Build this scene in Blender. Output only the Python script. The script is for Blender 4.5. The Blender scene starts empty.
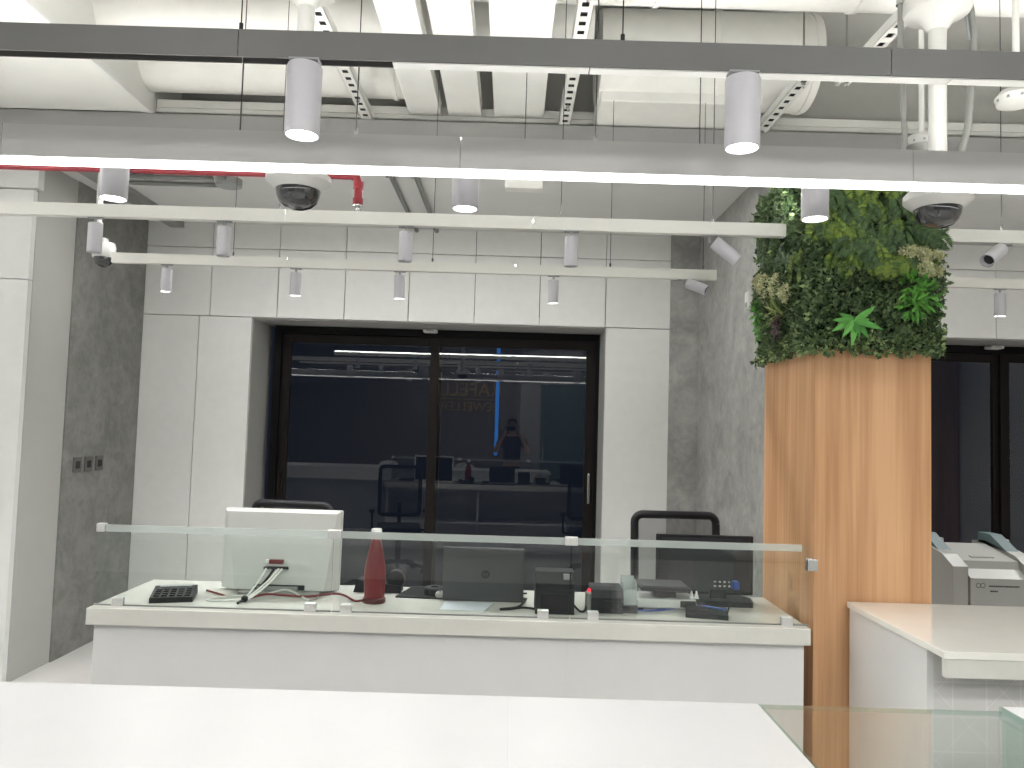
import bpy, bmesh, math, random
from mathutils import Vector, Matrix
random.seed(7)
C = bpy.context.scene.collection
SC = bpy.context.scene

# ------------------------------------------------------------------ camera, world, exposure
EYE = 1.61
cam_d = bpy.data.cameras.new('camera'); cam = bpy.data.objects.new('camera', cam_d); C.objects.link(cam)
cam_d.sensor_fit = 'HORIZONTAL'; cam_d.sensor_width = 36.0; cam_d.lens = 36.0*770/1024; cam_d.clip_start = 0.05
_p, _a = math.radians(3.3), math.radians(1.68)
_f = Vector((0, math.cos(_p), math.sin(_p))); _u0 = Vector((0, -math.sin(_p), math.cos(_p))); _x = Vector((1, 0, 0))
_r = math.cos(_a)*_x + math.sin(_a)*_u0; _u = math.cos(_a)*_u0 - math.sin(_a)*_x
cam.matrix_world = Matrix(((_r.x, _u.x, -_f.x, 0), (_r.y, _u.y, -_f.y, 0), (_r.z, _u.z, -_f.z, EYE), (0, 0, 0, 1)))
SC.camera = cam
w = bpy.data.worlds.new('night'); SC.world = w; w.use_nodes = True
w.node_tree.nodes['Background'].inputs[0].default_value = (0.006, 0.008, 0.013, 1)
w.node_tree.nodes['Background'].inputs[1].default_value = 1.0
vs = SC.view_settings
vs.view_transform = 'Standard'; vs.look = 'None'; vs.gamma = 1.0; vs.use_curve_mapping = False; vs.exposure = 0.42
STRIP_DOWN, FILL_UP, FILL_PANEL, SPOT_W, LENS = 4.2, 36.0, 21.0, .9, 8.0  # beam uplight and ceiling panels are added sources
FILL_REAR, FILL_SPOT, FILL_RECESS, FILL_MID = 30.0, 23.0, 31.5, 78.0   # added light: rear track strip, rear lamps (seen unlit), recessed lights, nearer tracks

# ------------------------------------------------------------------ materials
def mat(name, col, rough=.5, metal=0.0, var=.04, scale=6.0, spec=.5, bump=0.0, stretch=(1, 1, 1), coat=0.0):
    m = bpy.data.materials.new(name); m.use_nodes = True
    nt = m.node_tree; b = nt.nodes['Principled BSDF']
    b.inputs['Roughness'].default_value = rough; b.inputs['Metallic'].default_value = metal
    b.inputs['Specular IOR Level'].default_value = spec; b.inputs['Coat Weight'].default_value = coat
    tc = nt.nodes.new('ShaderNodeTexCoord'); mp = nt.nodes.new('ShaderNodeMapping'); mp.inputs['Scale'].default_value = stretch
    nz = nt.nodes.new('ShaderNodeTexNoise'); nz.inputs['Scale'].default_value = scale; nz.inputs['Detail'].default_value = 4
    nt.links.new(tc.outputs['Object'], mp.inputs[0]); nt.links.new(mp.outputs[0], nz.inputs['Vector'])
    rp = nt.nodes.new('ShaderNodeValToRGB')
    rp.color_ramp.elements[0].position = .3; rp.color_ramp.elements[1].position = .7
    rp.color_ramp.elements[0].color = tuple(max(0, c*(1-var)) for c in col[:3]) + (1,)
    rp.color_ramp.elements[1].color = tuple(min(1, c*(1+var)) for c in col[:3]) + (1,)
    nt.links.new(nz.outputs['Fac'], rp.inputs[0]); nt.links.new(rp.outputs[0], b.inputs['Base Color'])
    if bump:
        bp = nt.nodes.new('ShaderNodeBump'); bp.inputs['Strength'].default_value = bump; bp.inputs['Distance'].default_value = .004
        nt.links.new(nz.outputs['Fac'], bp.inputs['Height']); nt.links.new(bp.outputs[0], b.inputs['Normal'])
    return m

def emit(name, col, st):
    m = bpy.data.materials.new(name); m.use_nodes = True; nt = m.node_tree
    nt.nodes.remove(nt.nodes['Principled BSDF']); e = nt.nodes.new('ShaderNodeEmission')
    e.inputs[0].default_value = col + (1,); e.inputs[1].default_value = st
    nt.links.new(e.outputs[0], nt.nodes['Material Output'].inputs[0]); return m

def glass(name, tint, rough=.0, ior=1.5, boost=1.0):
    m = bpy.data.materials.new(name); m.use_nodes = True; nt = m.node_tree
    nt.nodes.remove(nt.nodes['Principled BSDF'])
    t = nt.nodes.new('ShaderNodeBsdfTransparent'); t.inputs[0].default_value = tint + (1,)
    g = nt.nodes.new('ShaderNodeBsdfGlossy'); g.inputs['Roughness'].default_value = rough; g.inputs[0].default_value = (1, 1, 1, 1)
    fr = nt.nodes.new('ShaderNodeFresnel'); fr.inputs[0].default_value = ior
    ml = nt.nodes.new('ShaderNodeMath'); ml.operation = 'MULTIPLY'; ml.inputs[1].default_value = boost; ml.use_clamp = True
    mx = nt.nodes.new('ShaderNodeMixShader')
    ge = nt.nodes.new('ShaderNodeNewGeometry'); iv = nt.nodes.new('ShaderNodeMath'); iv.operation = 'SUBTRACT'; iv.inputs[0].default_value = 1.0
    m2 = nt.nodes.new('ShaderNodeMath'); m2.operation = 'MULTIPLY'     # the inner faces of the sheet do not reflect a second time
    nt.links.new(ge.outputs['Backfacing'], iv.inputs[1]); nt.links.new(fr.outputs[0], ml.inputs[0])
    nt.links.new(ml.outputs[0], m2.inputs[0]); nt.links.new(iv.outputs[0], m2.inputs[1]); nt.links.new(m2.outputs[0], mx.inputs[0])
    nt.links.new(t.outputs[0], mx.inputs[1]); nt.links.new(g.outputs[0], mx.inputs[2])
    nt.links.new(mx.outputs[0], nt.nodes['Material Output'].inputs[0]); return m

def leafmat(name, c0, c1, rough=.5):
    m = bpy.data.materials.new(name); m.use_nodes = True; nt = m.node_tree; b = nt.nodes['Principled BSDF']
    b.inputs['Roughness'].default_value = rough; b.inputs['Specular IOR Level'].default_value = .4
    ge = nt.nodes.new('ShaderNodeNewGeometry'); rp = nt.nodes.new('ShaderNodeValToRGB')
    rp.color_ramp.elements[0].color = tuple(1.3*c for c in c0) + (1,); rp.color_ramp.elements[1].color = tuple(min(.8, 1.35*c) for c in c1) + (1,)
    nt.links.new(ge.outputs['Random Per Island'], rp.inputs[0]); nt.links.new(rp.outputs[0], b.inputs['Base Color'])
    return m

def woodmat(name):
    m = bpy.data.materials.new(name); m.use_nodes = True; nt = m.node_tree; b = nt.nodes['Principled BSDF']
    b.inputs['Roughness'].default_value = .45; b.inputs['Specular IOR Level'].default_value = .35
    tc = nt.nodes.new('ShaderNodeTexCoord')
    def n(scale, sc, detail, dist):
        mp = nt.nodes.new('ShaderNodeMapping'); mp.inputs['Scale'].default_value = sc
        z = nt.nodes.new('ShaderNodeTexNoise'); z.inputs['Scale'].default_value = scale; z.inputs['Detail'].default_value = detail; z.inputs['Distortion'].default_value = dist
        nt.links.new(tc.outputs['Object'], mp.inputs[0]); nt.links.new(mp.outputs[0], z.inputs['Vector']); return z
    a = n(9, (1, 1, .06), 3, .4); f = n(70, (1, 1, .025), 4, .0)
    mx = nt.nodes.new('ShaderNodeMath'); mx.operation = 'MULTIPLY_ADD'; mx.inputs[1].default_value = .62
    nt.links.new(f.outputs['Fac'], mx.inputs[0]); nt.links.new(a.outputs['Fac'], mx.inputs[2])
    rp = nt.nodes.new('ShaderNodeValToRGB')
    rp.color_ramp.elements[0].position = .60; rp.color_ramp.elements[0].color = (.46, .245, .118, 1)
    rp.color_ramp.elements[1].position = 1.0; rp.color_ramp.elements[1].color = (.65, .385, .21, 1)
    nt.links.new(mx.outputs[0], rp.inputs[0]); nt.links.new(rp.outputs[0], b.inputs['Base Color']); return m

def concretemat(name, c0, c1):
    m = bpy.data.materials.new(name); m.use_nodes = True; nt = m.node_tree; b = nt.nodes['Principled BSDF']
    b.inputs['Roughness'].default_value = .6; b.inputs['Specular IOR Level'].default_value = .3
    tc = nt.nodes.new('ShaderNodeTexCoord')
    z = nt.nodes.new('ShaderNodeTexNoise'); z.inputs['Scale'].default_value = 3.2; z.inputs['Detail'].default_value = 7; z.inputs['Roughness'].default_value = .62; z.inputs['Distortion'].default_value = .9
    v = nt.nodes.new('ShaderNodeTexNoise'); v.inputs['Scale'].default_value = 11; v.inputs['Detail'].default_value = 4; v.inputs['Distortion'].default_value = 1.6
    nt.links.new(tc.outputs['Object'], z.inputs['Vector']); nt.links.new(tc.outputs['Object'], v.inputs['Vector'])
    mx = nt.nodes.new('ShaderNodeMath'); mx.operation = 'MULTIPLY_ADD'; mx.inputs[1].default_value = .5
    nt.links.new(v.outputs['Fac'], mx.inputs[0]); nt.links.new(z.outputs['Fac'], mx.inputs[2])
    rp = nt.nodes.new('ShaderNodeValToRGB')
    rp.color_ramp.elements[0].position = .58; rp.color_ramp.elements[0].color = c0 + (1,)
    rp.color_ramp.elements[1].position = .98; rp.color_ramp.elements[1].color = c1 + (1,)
    nt.links.new(mx.outputs[0], rp.inputs[0]); nt.links.new(rp.outputs[0], b.inputs['Base Color']); return m

def slatmat(name, c0, c1, freq):
    m = bpy.data.materials.new(name); m.use_nodes = True; nt = m.node_tree; b = nt.nodes['Principled BSDF']
    b.inputs['Roughness'].default_value = .6
    tc = nt.nodes.new('ShaderNodeTexCoord'); wv = nt.nodes.new('ShaderNodeTexWave'); wv.bands_direction = 'X'; wv.inputs['Scale'].default_value = freq
    rp = nt.nodes.new('ShaderNodeValToRGB'); rp.color_ramp.elements[0].color = c0 + (1,); rp.color_ramp.elements[1].color = c1 + (1,)
    nt.links.new(tc.outputs['Object'], wv.inputs['Vector']); nt.links.new(wv.outputs['Fac'], rp.inputs[0]); nt.links.new(rp.outputs[0], b.inputs['Base Color']); return m

def patternmat(name, base, line):
    # geometric film: a square grid with both diagonals
    m = bpy.data.materials.new(name); m.use_nodes = True; nt = m.node_tree; b = nt.nodes['Principled BSDF']
    b.inputs['Roughness'].default_value = .35
    tc = nt.nodes.new('ShaderNodeTexCoord'); sx = nt.nodes.new('ShaderNodeSeparateXYZ'); nt.links.new(tc.outputs['Object'], sx.inputs[0])
    def math_(op, a, bb):
        k = nt.nodes.new('ShaderNodeMath'); k.operation = op
        for i, q in enumerate((a, bb)):
            if isinstance(q, (int, float)): k.inputs[i].default_value = q
            elif q is not None: nt.links.new(q, k.inputs[i])
        return k.outputs[0]
    X, Z = sx.outputs[0], sx.outputs[2]
    fac = None
    for e, per in ((math_('ADD', X, 10), .105), (math_('ADD', Z, 10), .105), (math_('ADD', math_('ADD', X, Z), 10), .21), (math_('ADD', math_('SUBTRACT', X, Z), 10), .21)):
        fr = math_('FRACT', math_('DIVIDE', e, per), None)
        ln = math_('LESS_THAN', math_('ABSOLUTE', math_('SUBTRACT', fr, .5), None), .0022/per)
        fac = ln if fac is None else math_('MAXIMUM', fac, ln)
    mx = nt.nodes.new('ShaderNodeMix'); mx.data_type = 'RGBA'
    nt.links.new(fac, mx.inputs[0]); mx.inputs[6].default_value = base + (1,); mx.inputs[7].default_value = line + (1,)
    nt.links.new(mx.outputs[2], b.inputs['Base Color']); return m

M = dict(
    panel=mat('white_wall_panel', (.71, .715, .695), .45, var=.02, scale=14),
    gap=mat('dark_gap', (.05, .05, .05), .8),
    greypaint=mat('grey_paint', (.42, .42, .40), .5, var=.02),
    jamb=mat('jamb_grey', (.40, .40, .385), .5, var=.02),
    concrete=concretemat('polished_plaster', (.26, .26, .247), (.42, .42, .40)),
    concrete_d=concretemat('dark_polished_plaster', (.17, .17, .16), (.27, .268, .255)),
    ceil=mat('ceiling_paint', (.70, .705, .685), .7, var=.015),
    soffit=mat('soffit_paint', (.88, .88, .845), .7, var=.015),
    slab=mat('slab_paint', (.66, .66, .63), .8, var=.03),
    duct=mat('painted_duct', (.88, .875, .835), .35, var=.03, scale=9, bump=.05),
    steel_w=mat('white_painted_steel', (.80, .80, .765), .4, var=.03),
    floor=mat('floor_tile', (.68, .67, .65), .3, var=.05, scale=3),
    frame=mat('dark_bronze_frame', (.006, .0055, .006), .55, var=.1, spec=.12),
    frame2=mat('brown_frame', (.011, .0085, .008), .55, var=.1, spec=.15),
    beam_d=mat('anodised_grey_beam', (.11, .11, .108), .45, var=.03),
    beam_l=mat('light_grey_beam', (.40, .40, .39), .45, var=.02),
    track=mat('white_track', (.72, .72, .68), .4, var=.02),
    insert=mat('white_insert', (.85, .85, .83), .4, var=.02),
    lampw=mat('lamp_white', (.50, .495, .535), .35, var=.02),
    chrome=mat('brushed_chrome', (.62, .62, .62), .25, 1.0, var=.05),
    wire=mat('steel_wire', (.03, .03, .03), .7, spec=.2),
    wood=woodmat('oak_veneer'),
    stone=mat('white_quartz', (.70, .69, .645), .16, var=.02, scale=20, coat=.3),
    stone_g=mat('glossy_white_quartz', (.90, .885, .83), .06, var=.015, scale=12, coat=.5),
    lacq=mat('white_lacquer', (.74, .74, .735), .28, var=.015),
    whitetop=mat('white_glass_top', (.66, .66, .67), .38, var=.01),
    black=mat('black_plastic', (.010, .010, .012), .45, var=.1, scale=30, spec=.25),
    black2=mat('charcoal_plastic', (.016, .017, .021), .5, var=.1, scale=30, spec=.3),
    grey=mat('grey_plastic', (.30, .31, .32), .4, var=.05),
    lightgrey=mat('light_grey_plastic', (.27, .275, .26), .4, var=.03),
    midgrey=mat('mid_grey_plastic', (.22, .225, .215), .45, var=.04),
    silver=mat('silver_aluminium', (.055, .057, .062), .5, .1, var=.04),
    whitep=mat('white_plastic', (.64, .64, .62), .35, var=.02),
    red=mat('red_lacquer', (.15, .007, .011), .35, var=.08),
    redpipe=mat('red_pipe_paint', (.20, .008, .016), .4, var=.08),
    darkred=mat('dark_red', (.07, .008, .01), .4),
    blue=mat('blue_plastic', (.02, .06, .30), .4),
    aio=mat('pale_grey_shell', (.56, .57, .55), .4, var=.02),
    paper=mat('paper', (.62, .66, .72), .8, var=.02),
    meshf=mat('mesh_fabric', (.05, .05, .053), .9, var=.2, scale=80),
    teal=mat('teal_plastic', (.05, .085, .09), .5),
    skin=mat('skin', (.42, .24, .17), .55, var=.06),
    hair=mat('dark_hair', (.012, .010, .009), .6),
    cloth=mat('dark_cloth', (.02, .022, .028), .9, var=.2, scale=20),
    slats=slatmat('fluted_wall', (.05, .045, .045), (.13, .12, .12), 14),
    rear=mat('rear_wall_grey', (.20, .20, .205), .6, var=.03),
    gold=mat('gold_metal', (.40, .27, .11), .4, .8),
    clear=glass('clear_glass', (.94, .97, .955), 0, 1.5, 1.5),
    pane=glass('window_glass', (.80, .82, .84), 0, 1.5, 1.7),
    gedge=glass('green_glass_edge', (.84, .93, .90), .1, 1.5, 1.2),
    dome=mat('smoked_dome', (.025, .027, .03), .05, var=.1, coat=1.0),
    film=patternmat('patterned_film', (.66, .65, .64), (.74, .73, .72)),
    down=emit('diffuser_lit', (1.0, .99, .96), STRIP_DOWN),
    up=emit('fill_uplight', (1.0, .98, .92), FILL_UP),
    rearfill=emit('fill_rear_strip', (1.0, .985, .95), FILL_REAR),
    recessfill=emit('fill_recessed', (1.0, .99, .97), FILL_RECESS),
    bulk=mat('bulkhead_grey', (.33, .33, .325), .6, var=.02),
    satin=mat('satin_metal', (.70, .70, .69), .4, .5, var=.03),
    midfill=emit('fill_mid_strip', (1.0, .985, .95), FILL_MID),
    lens=emit('lens_lit', (1.0, .99, .97), LENS),
    fillpanel=emit('fill_panel_glow', (1.0, .985, .95), FILL_PANEL),
    redled=emit('red_led', (1, .03, .05), 2.0),
    blueled=emit('blue_led', (.06, .33, 1.0), 2.6),
)
# frosted rail on top of the glass
def frost(name, tint, a):
    m = bpy.data.materials.new(name); m.use_nodes = True; nt = m.node_tree; b = nt.nodes['Principled BSDF']
    b.inputs['Base Color'].default_value = tint + (1,); b.inputs['Roughness'].default_value = .25
    t = nt.nodes.new('ShaderNodeBsdfTransparent'); mx = nt.nodes.new('ShaderNodeMixShader'); mx.inputs[0].default_value = a
    nt.links.new(t.outputs[0], mx.inputs[1]); nt.links.new(b.outputs[0], mx.inputs[2]); nt.links.new(mx.outputs[0], nt.nodes['Material Output'].inputs[0]); return m
M['rail'] = frost('frosted_rail', (.75, .80, .78), .35)
M['meshsee'] = frost('see_through_mesh', (.03, .03, .035), .5)
M['clearplastic'] = frost('cloudy_plastic', (.55, .60, .60), .5)

# ------------------------------------------------------------------ mesh builder
ORG = {}
class MB:
    def __init__(s): s.bm = bmesh.new()
    def box(s, x0, x1, y0, y1, z0, z1, bev=0.0, rot=None, piv=None, seg=2):
        r = bmesh.ops.create_cube(s.bm, size=1.0); vs = r['verts']
        for v in vs: v.co = Vector(((x0+x1)/2+v.co.x*(x1-x0), (y0+y1)/2+v.co.y*(y1-y0), (z0+z1)/2+v.co.z*(z1-z0)))
        if bev > 0:
            es = list({e for v in vs for e in v.link_edges})
            r = bmesh.ops.bevel(s.bm, geom=es, offset=bev, segments=seg, affect='EDGES', profile=.5)
            vs = list({v for f in r['faces'] for v in f.verts} | {v for v in vs if v.is_valid})
        if rot: s.rot(vs, rot, piv)
        return vs
    def rot(s, vs, rot, piv):
        m = Matrix.Rotation(rot[1], 3, rot[0]); p = Vector(piv)
        for v in vs: v.co = p + m @ (v.co-p)
    def cyl(s, a, b, r, r2=None, seg=20, caps=True):
        a, b = Vector(a), Vector(b); d = (b-a).normalized(); r2 = r if r2 is None else r2
        t = d.orthogonal().normalized(); q = d.cross(t)
        A, B = [], []
        for i in range(seg):
            c, n = math.cos(2*math.pi*i/seg), math.sin(2*math.pi*i/seg)
            A.append(s.bm.verts.new(a+(t*c+q*n)*r)); B.append(s.bm.verts.new(b+(t*c+q*n)*r2))
        for i in range(seg):
            j = (i+1) % seg; s.bm.faces.new((A[i], A[j], B[j], B[i]))
        if caps: s.bm.faces.new(A[::-1]); s.bm.faces.new(B)
    def tube(s, pts, r, seg=8):
        pts = [Vector(p) for p in pts]; rings = []; t0 = None
        for i, p in enumerate(pts):
            d = (pts[min(i+1, len(pts)-1)]-pts[max(i-1, 0)]).normalized()
            if t0 is None: t0 = d.orthogonal().normalized()
            t0 = (t0-d*t0.dot(d)).normalized(); q = d.cross(t0)
            rings.append([s.bm.verts.new(p+(t0*math.cos(2*math.pi*k/seg)+q*math.sin(2*math.pi*k/seg))*r) for k in range(seg)])
        for A, B in zip(rings, rings[1:]):
            for k in range(seg): s.bm.faces.new((A[k], A[(k+1) % seg], B[(k+1) % seg], B[k]))
        s.bm.faces.new(rings[0][::-1]); s.bm.faces.new(rings[-1])
    def lathe(s, c, prof, seg=32, cap0=True, cap1=True):
        c = Vector(c); rings = []
        for r, z in prof:
            rings.append([s.bm.verts.new(c+Vector((r*math.cos(2*math.pi*k/seg), r*math.sin(2*math.pi*k/seg), z))) for k in range(seg)])
        for A, B in zip(rings, rings[1:]):
            for k in range(seg): s.bm.faces.new((A[k], A[(k+1) % seg], B[(k+1) % seg], B[k]))
        if cap0: s.bm.faces.new(rings[0][::-1])
        if cap1: s.bm.faces.new(rings[-1])
    def prism(s, poly, axis, lo, hi):
        def P(u, v, t): return {'x': (t, u, v), 'y': (u, t, v), 'z': (u, v, t)}[axis]
        A = [s.bm.verts.new(P(u, v, lo)) for u, v in poly]; B = [s.bm.verts.new(P(u, v, hi)) for u, v in poly]
        n = len(poly)
        for i in range(n): s.bm.faces.new((A[i], A[(i+1) % n], B[(i+1) % n], B[i]))
        s.bm.faces.new(A[::-1]); s.bm.faces.new(B); return A+B
    def face(s, pts): return s.bm.faces.new([s.bm.verts.new(p) for p in pts])
    def build(s, name, m, parent=None, org=None, smooth=False, local=False):
        bm = s.bm; bmesh.ops.recalc_face_normals(bm, faces=bm.faces)
        if org is None:
            if parent is not None: org = ORG[parent.name]
            else:
                lo = [min(v.co[i] for v in bm.verts) for i in range(3)]; hi = [max(v.co[i] for v in bm.verts) for i in range(3)]
                org = ((lo[0]+hi[0])/2, (lo[1]+hi[1])/2, lo[2])
        org = Vector(org)
        if not local: bmesh.ops.translate(bm, verts=bm.verts, vec=-org)
        me = bpy.data.meshes.new(name); bm.to_mesh(me); bm.free()
        me.materials.append(m)
        if smooth:
            me.polygons.foreach_set('use_smooth', [True]*len(me.polygons))
            try: me.set_sharp_from_angle(angle=math.radians(40))
            except Exception: pass
        o = bpy.data.objects.new(name, me); C.objects.link(o)
        if parent is not None:
            o.parent = parent
            if not local: o.location = org-ORG[parent.name]
        elif not local: o.location = org
        ORG[o.name] = org if not local else (ORG[parent.name] if parent else Vector((0, 0, 0)))
        return o

def thing(name, label, cat, loc=(0, 0, 0), group=None, rz=0):
    o = bpy.data.objects.new(name, None); C.objects.link(o); o.location = loc; o.empty_display_size = .05
    o.rotation_euler.z = rz
    ORG[o.name] = Vector(loc); tag(o, label, cat, group); return o
def tag(o, label=None, cat=None, group=None, kind=None):
    if label: o['label'] = label
    if cat: o['category'] = cat
    if group: o['group'] = group
    if kind: o['kind'] = kind
    return o
def struct(o): o['kind'] = 'structure'; return o
def copy_tree(o, parent=None):
    c = o.copy(); C.objects.link(c); c.parent = parent
    for ch in o.children: copy_tree(ch, c)
    return c
def box1(name, m, *a, parent=None, bev=0.0, **k):
    b = MB(); b.box(*a, bev=bev, **k); return b.build(name, m, parent)

# ------------------------------------------------------------------ setting
YB = 6.10      # back wall plane
ZC = 3.19      # flat ceiling
struct(box1('floor', M['floor'], -5.2, 6.2, -4.2, 7.2, -.1, 0))
struct(box1('ceiling_slab', M['slab'], -5.2, 6.2, -4.2, 7.2, 4.1, 4.2))
# back wall: white panels over a dark backing, split around the two door openings
b = MB()
def panel(x0, x1, z0, z1): b.box(x0+.003, x1-.003, YB, YB+.03, z0+.003, z1-.003)
xs = [-2.955, -2.425, -1.89, -1.356, -.845, -.318, .202, .729, 1.25]
for x0, x1 in zip(xs, xs[1:]): panel(x0, x1, 2.435, 2.985); panel(x0, x1, 2.985, ZC)
panel(-2.955, -2.506, 0, 2.435); panel(-2.506, -2.085, 0, 2.435); panel(.735, 1.25, 0, 2.435)
xr = [1.9, 2.28, 2.80, 3.325, 3.848, 4.37, 4.9, 5.5]
for x0, x1 in zip(xr, xr[1:]): panel(x0, x1, 2.435, 2.985); panel(x0, x1, 2.985, ZC)
panel(1.9, 2.28, 0, 2.435); panel(2.28, 2.9, 0, 2.435)
struct(b.build('wall_back', M['panel']))
b = MB()
for a in ((-5.2, -2.17, 0, 3.3), (.82, 2.82, 0, 3.3), (-2.17, .82, 2.51, 3.3), (2.82, 5.5, 2.51, 3.3)):
    b.box(a[0], a[1], YB+.03, YB+.16, a[2], a[3])
struct(b.build('wall_back_core', M['gap']))
struct(box1('wall_back_upper', M['slab'], -5.2, 5.5, 5.0, 5.1, 3.26, 4.1))
# reveals of the two openings
b = MB()
b.box(-2.165, -2.085, YB+.0305, 6.62, 0, 2.505); b.box(.735, .815, YB+.0305, 6.62, 0, 2.505); b.box(-2.0845, .7345, YB+.0305, 6.62, 2.428, 2.505)
struct(b.build('trim_1', M['jamb']))
b = MB(); b.box(2.825, 2.9, YB+.0305, 6.62, 0, 2.505); b.box(2.9005, 5.5, YB+.0305, 6.62, 2.428, 2.505)
struct(b.build('trim_2', M['jamb']))
# left: dark plaster return, grey painted strip, white panelled front
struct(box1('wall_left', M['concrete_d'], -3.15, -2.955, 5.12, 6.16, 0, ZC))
struct(box1('wall_left_return', M['greypaint'], -3.25, -2.965, 4.70, 5.12, 0, ZC))
b = MB()
for z0, z1 in ((0, 2.432), (2.432, 2.99)):
    b.box(-4.0+.003, -2.97, 4.66, 4.70, z0+.003, z1-.003); b.box(-5.2, -4.0-.003, 4.66, 4.70, z0+.003, z1-.003)
b.box(-5.2, -2.935, 4.64, 4.70, 2.993, 3.4)
struct(b.build('wall_left_front', M['panel']))
struct(box1('wall_left_far', M['panel'], -5.2, -5.1, -4.2, 4.7, 0, 4.1))
# right: pale plaster, return wall behind the pillar
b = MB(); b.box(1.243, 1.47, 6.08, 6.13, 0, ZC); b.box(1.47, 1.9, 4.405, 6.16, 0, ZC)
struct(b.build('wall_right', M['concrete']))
struct(box1('wall_right_far', M['panel'], 5.5, 5.6, -4.2, 7.2, 0, 4.1))
b = MB(); b.box(-5.2, .2, -4.1, -4.0, 0, 4.1); struct(b.build('wall_rear', M['slats']))
struct(box1('wall_rear_grey', M['rear'], .2, 5.6, -4.1, -4.0, 0, 4.1))
# ceilings
b = MB(); b.box(-5.2, 5.5, 4.401, 6.7, ZC, ZC+.06); struct(b.build('ceiling_back', M['ceil']))
struct(box1('trim_5', M['bulk'], -5.2, 5.5, 4.35, 4.40, ZC, 3.365))
b = MB(); b.prism([(-5.2, 3.37), (-2.14, 3.37), (-2.14, 4.1), (-2.2, 4.1), (-2.2, 3.43), (-5.2, 3.43)], 'y', -4.0, 4.345); b.box(-2.20, -2.141, 4.346, 4.76, 3.38, 4.1)
struct(b.build('ceiling_left', M['soffit']))
struct(box1('trim_3', M['insert'], -2.138, -2.118, -4.0, 4.345, 3.362, 3.39))
b = MB()
for z0, z1, y in ((3.366, 3.395, 4.425), (3.40, 3.425, 4.412), (3.432, 3.48, 4.425)): b.box(-2.135, 5.5, y, y+.03, z0, z1, .003)
struct(b.build('trim_4', M['steel_w']))
# window screws on the left soffit face
# ------------------------------------------------------------------ sliding windows
def slider(n, x0, x1, mulls, label):
    """fixed outer frame, two sashes with panes"""
    z1 = 2.425
    b = MB(); Y0, Y1 = 6.50, 6.60
    b.box(x0, x0+.06, Y0, Y1, 0, z1, .003); b.box(x1-.06, x1, Y0, Y1, 0, z1, .003); b.box(x0+.06, x1-.06, Y0+.001, Y1, z1-.06, z1, .003); b.box(x0+.06, x1-.06, Y0, Y1, 0, .06, .003)
    fr = struct(b.build('window_%d' % n, M['frame']))
    for (a, c, y) in mulls:
        b = MB(); w_ = .075
        b.box(a, a+w_, y, y+.045, .061, z1-.061, .003); b.box(c-w_, c, y, y+.045, .061, z1-.061, .003)
        b.box(a+w_, c-w_, y+.001, y+.045, z1-.135, z1-.061, .003); b.box(a+w_, c-w_, y+.001, y+.045, .061, .16, .003)
        s = b.build('sash', M['frame2'], fr)
        box1('pane', M['pane'], a+w_-.01, c-w_+.01, y+.018, y+.026, .15, z1-.125, parent=s)
    return fr
w1 = slider(1, -2.025, .762, [(-1.965, -.60, 6.545), (-.70, .702, 6.51)], '')
b = MB(); b.box(.655, .675, 6.487, 6.512, 1.0, 1.25, .004); b.box(.657, .673, 6.47, 6.49, 1.03, 1.05); b.build('handle', M['chrome'], w1)
b = MB(); b.box(-1.945, -1.925, 6.50, 6.547, 1.0, 1.2, .004); b.build('handle', M['frame2'], w1)
w2 = slider(2, 2.95, 5.3, [(3.01, 4.17, 6.545), (4.14, 5.24, 6.51)], '')
for x, z, lb, nm in ((-.70, 2.425, 'small white door sensor above the dark sliding window behind the desk', 'door_sensor'), (4.05, 2.425, 'small white door sensor above the window right of the planted pillar', 'door_sensor')):
    t = thing(nm, lb, 'sensor', (x, 6.44, z-.03), 'door sensors over the windows')
    b = MB(); b.box(x-.06, x+.06, 6.40, 6.50, z-.032, z-.002, .012); b.build('casing', M['whitep'], t)
    b = MB(); b.box(x-.03, x+.03, 6.395, 6.402, z-.024, z-.012, .002); b.build('sensor_eye', M['grey'], t)

# ------------------------------------------------------------------ lamps and tracks
def big_lamp(lit=True):
    t = thing('spot_lamp', 'x', 'lamp')
    b = MB(); b.box(-.035, .035, -.016, .016, -.006, 0, .002); b.cyl((0, 0, -.006), (0, 0, -.018), .010, seg=12); b.build('track_adapter', M['grey'], t, local=True)
    b = MB(); b.lathe((0, 0, 0), [(.030, -.014), (.038, -.015), (.040, -.020), (.040, -.180), (.0365, -.180), (.0365, -.168)], 40, True, False)
    h = b.build('housing', M['lampw'], t, smooth=True, local=True)
    b = MB(); b.lathe((0, 0, 0), [(.0364, -.172), (.02, -.1735), (.004, -.174)], 32); b.build('lens', M['lens'], h, smooth=True, local=True)
    return t
def spot_light(o, z, r, wts, ang=95):
    l = bpy.data.lights.new('lamp_beam', 'SPOT'); l.energy = wts; l.spot_size = math.radians(ang); l.spot_blend = 1.0; l.shadow_soft_size = r; l.color = (1, .99, .97)
    lo = bpy.data.objects.new('lamp_beam', l); C.objects.link(lo); lo.parent = o; lo.location = (0, 0, z)
def small_lamp():
    t = thing('track_lamp', 'x', 'lamp')
    b = MB(); b.box(-.03, .03, -.011, .011, -.006, 0, .002); b.cyl((0, 0, -.006), (0, 0, -.03), .006, seg=10); b.build('track_adapter', M['grey'], t, local=True)
    b = MB(); b.lathe((0, 0, 0), [(.020, -.024), (.026, -.025), (.0275, -.029), (.0275, -.145), (.0245, -.145), (.020, -.128)], 32, True, False)
    h = b.build('housing', M['lampw'], t, smooth=True, local=True)
    b = MB(); b.lathe((0, 0, 0), [(.0199, -.1285), (.012, -.120), (.002, -.118)], 24); b.build('reflector', M['silver'], h, smooth=True, local=True)
    return t
proto_b, proto_s = big_lamp(), small_lamp()
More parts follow.
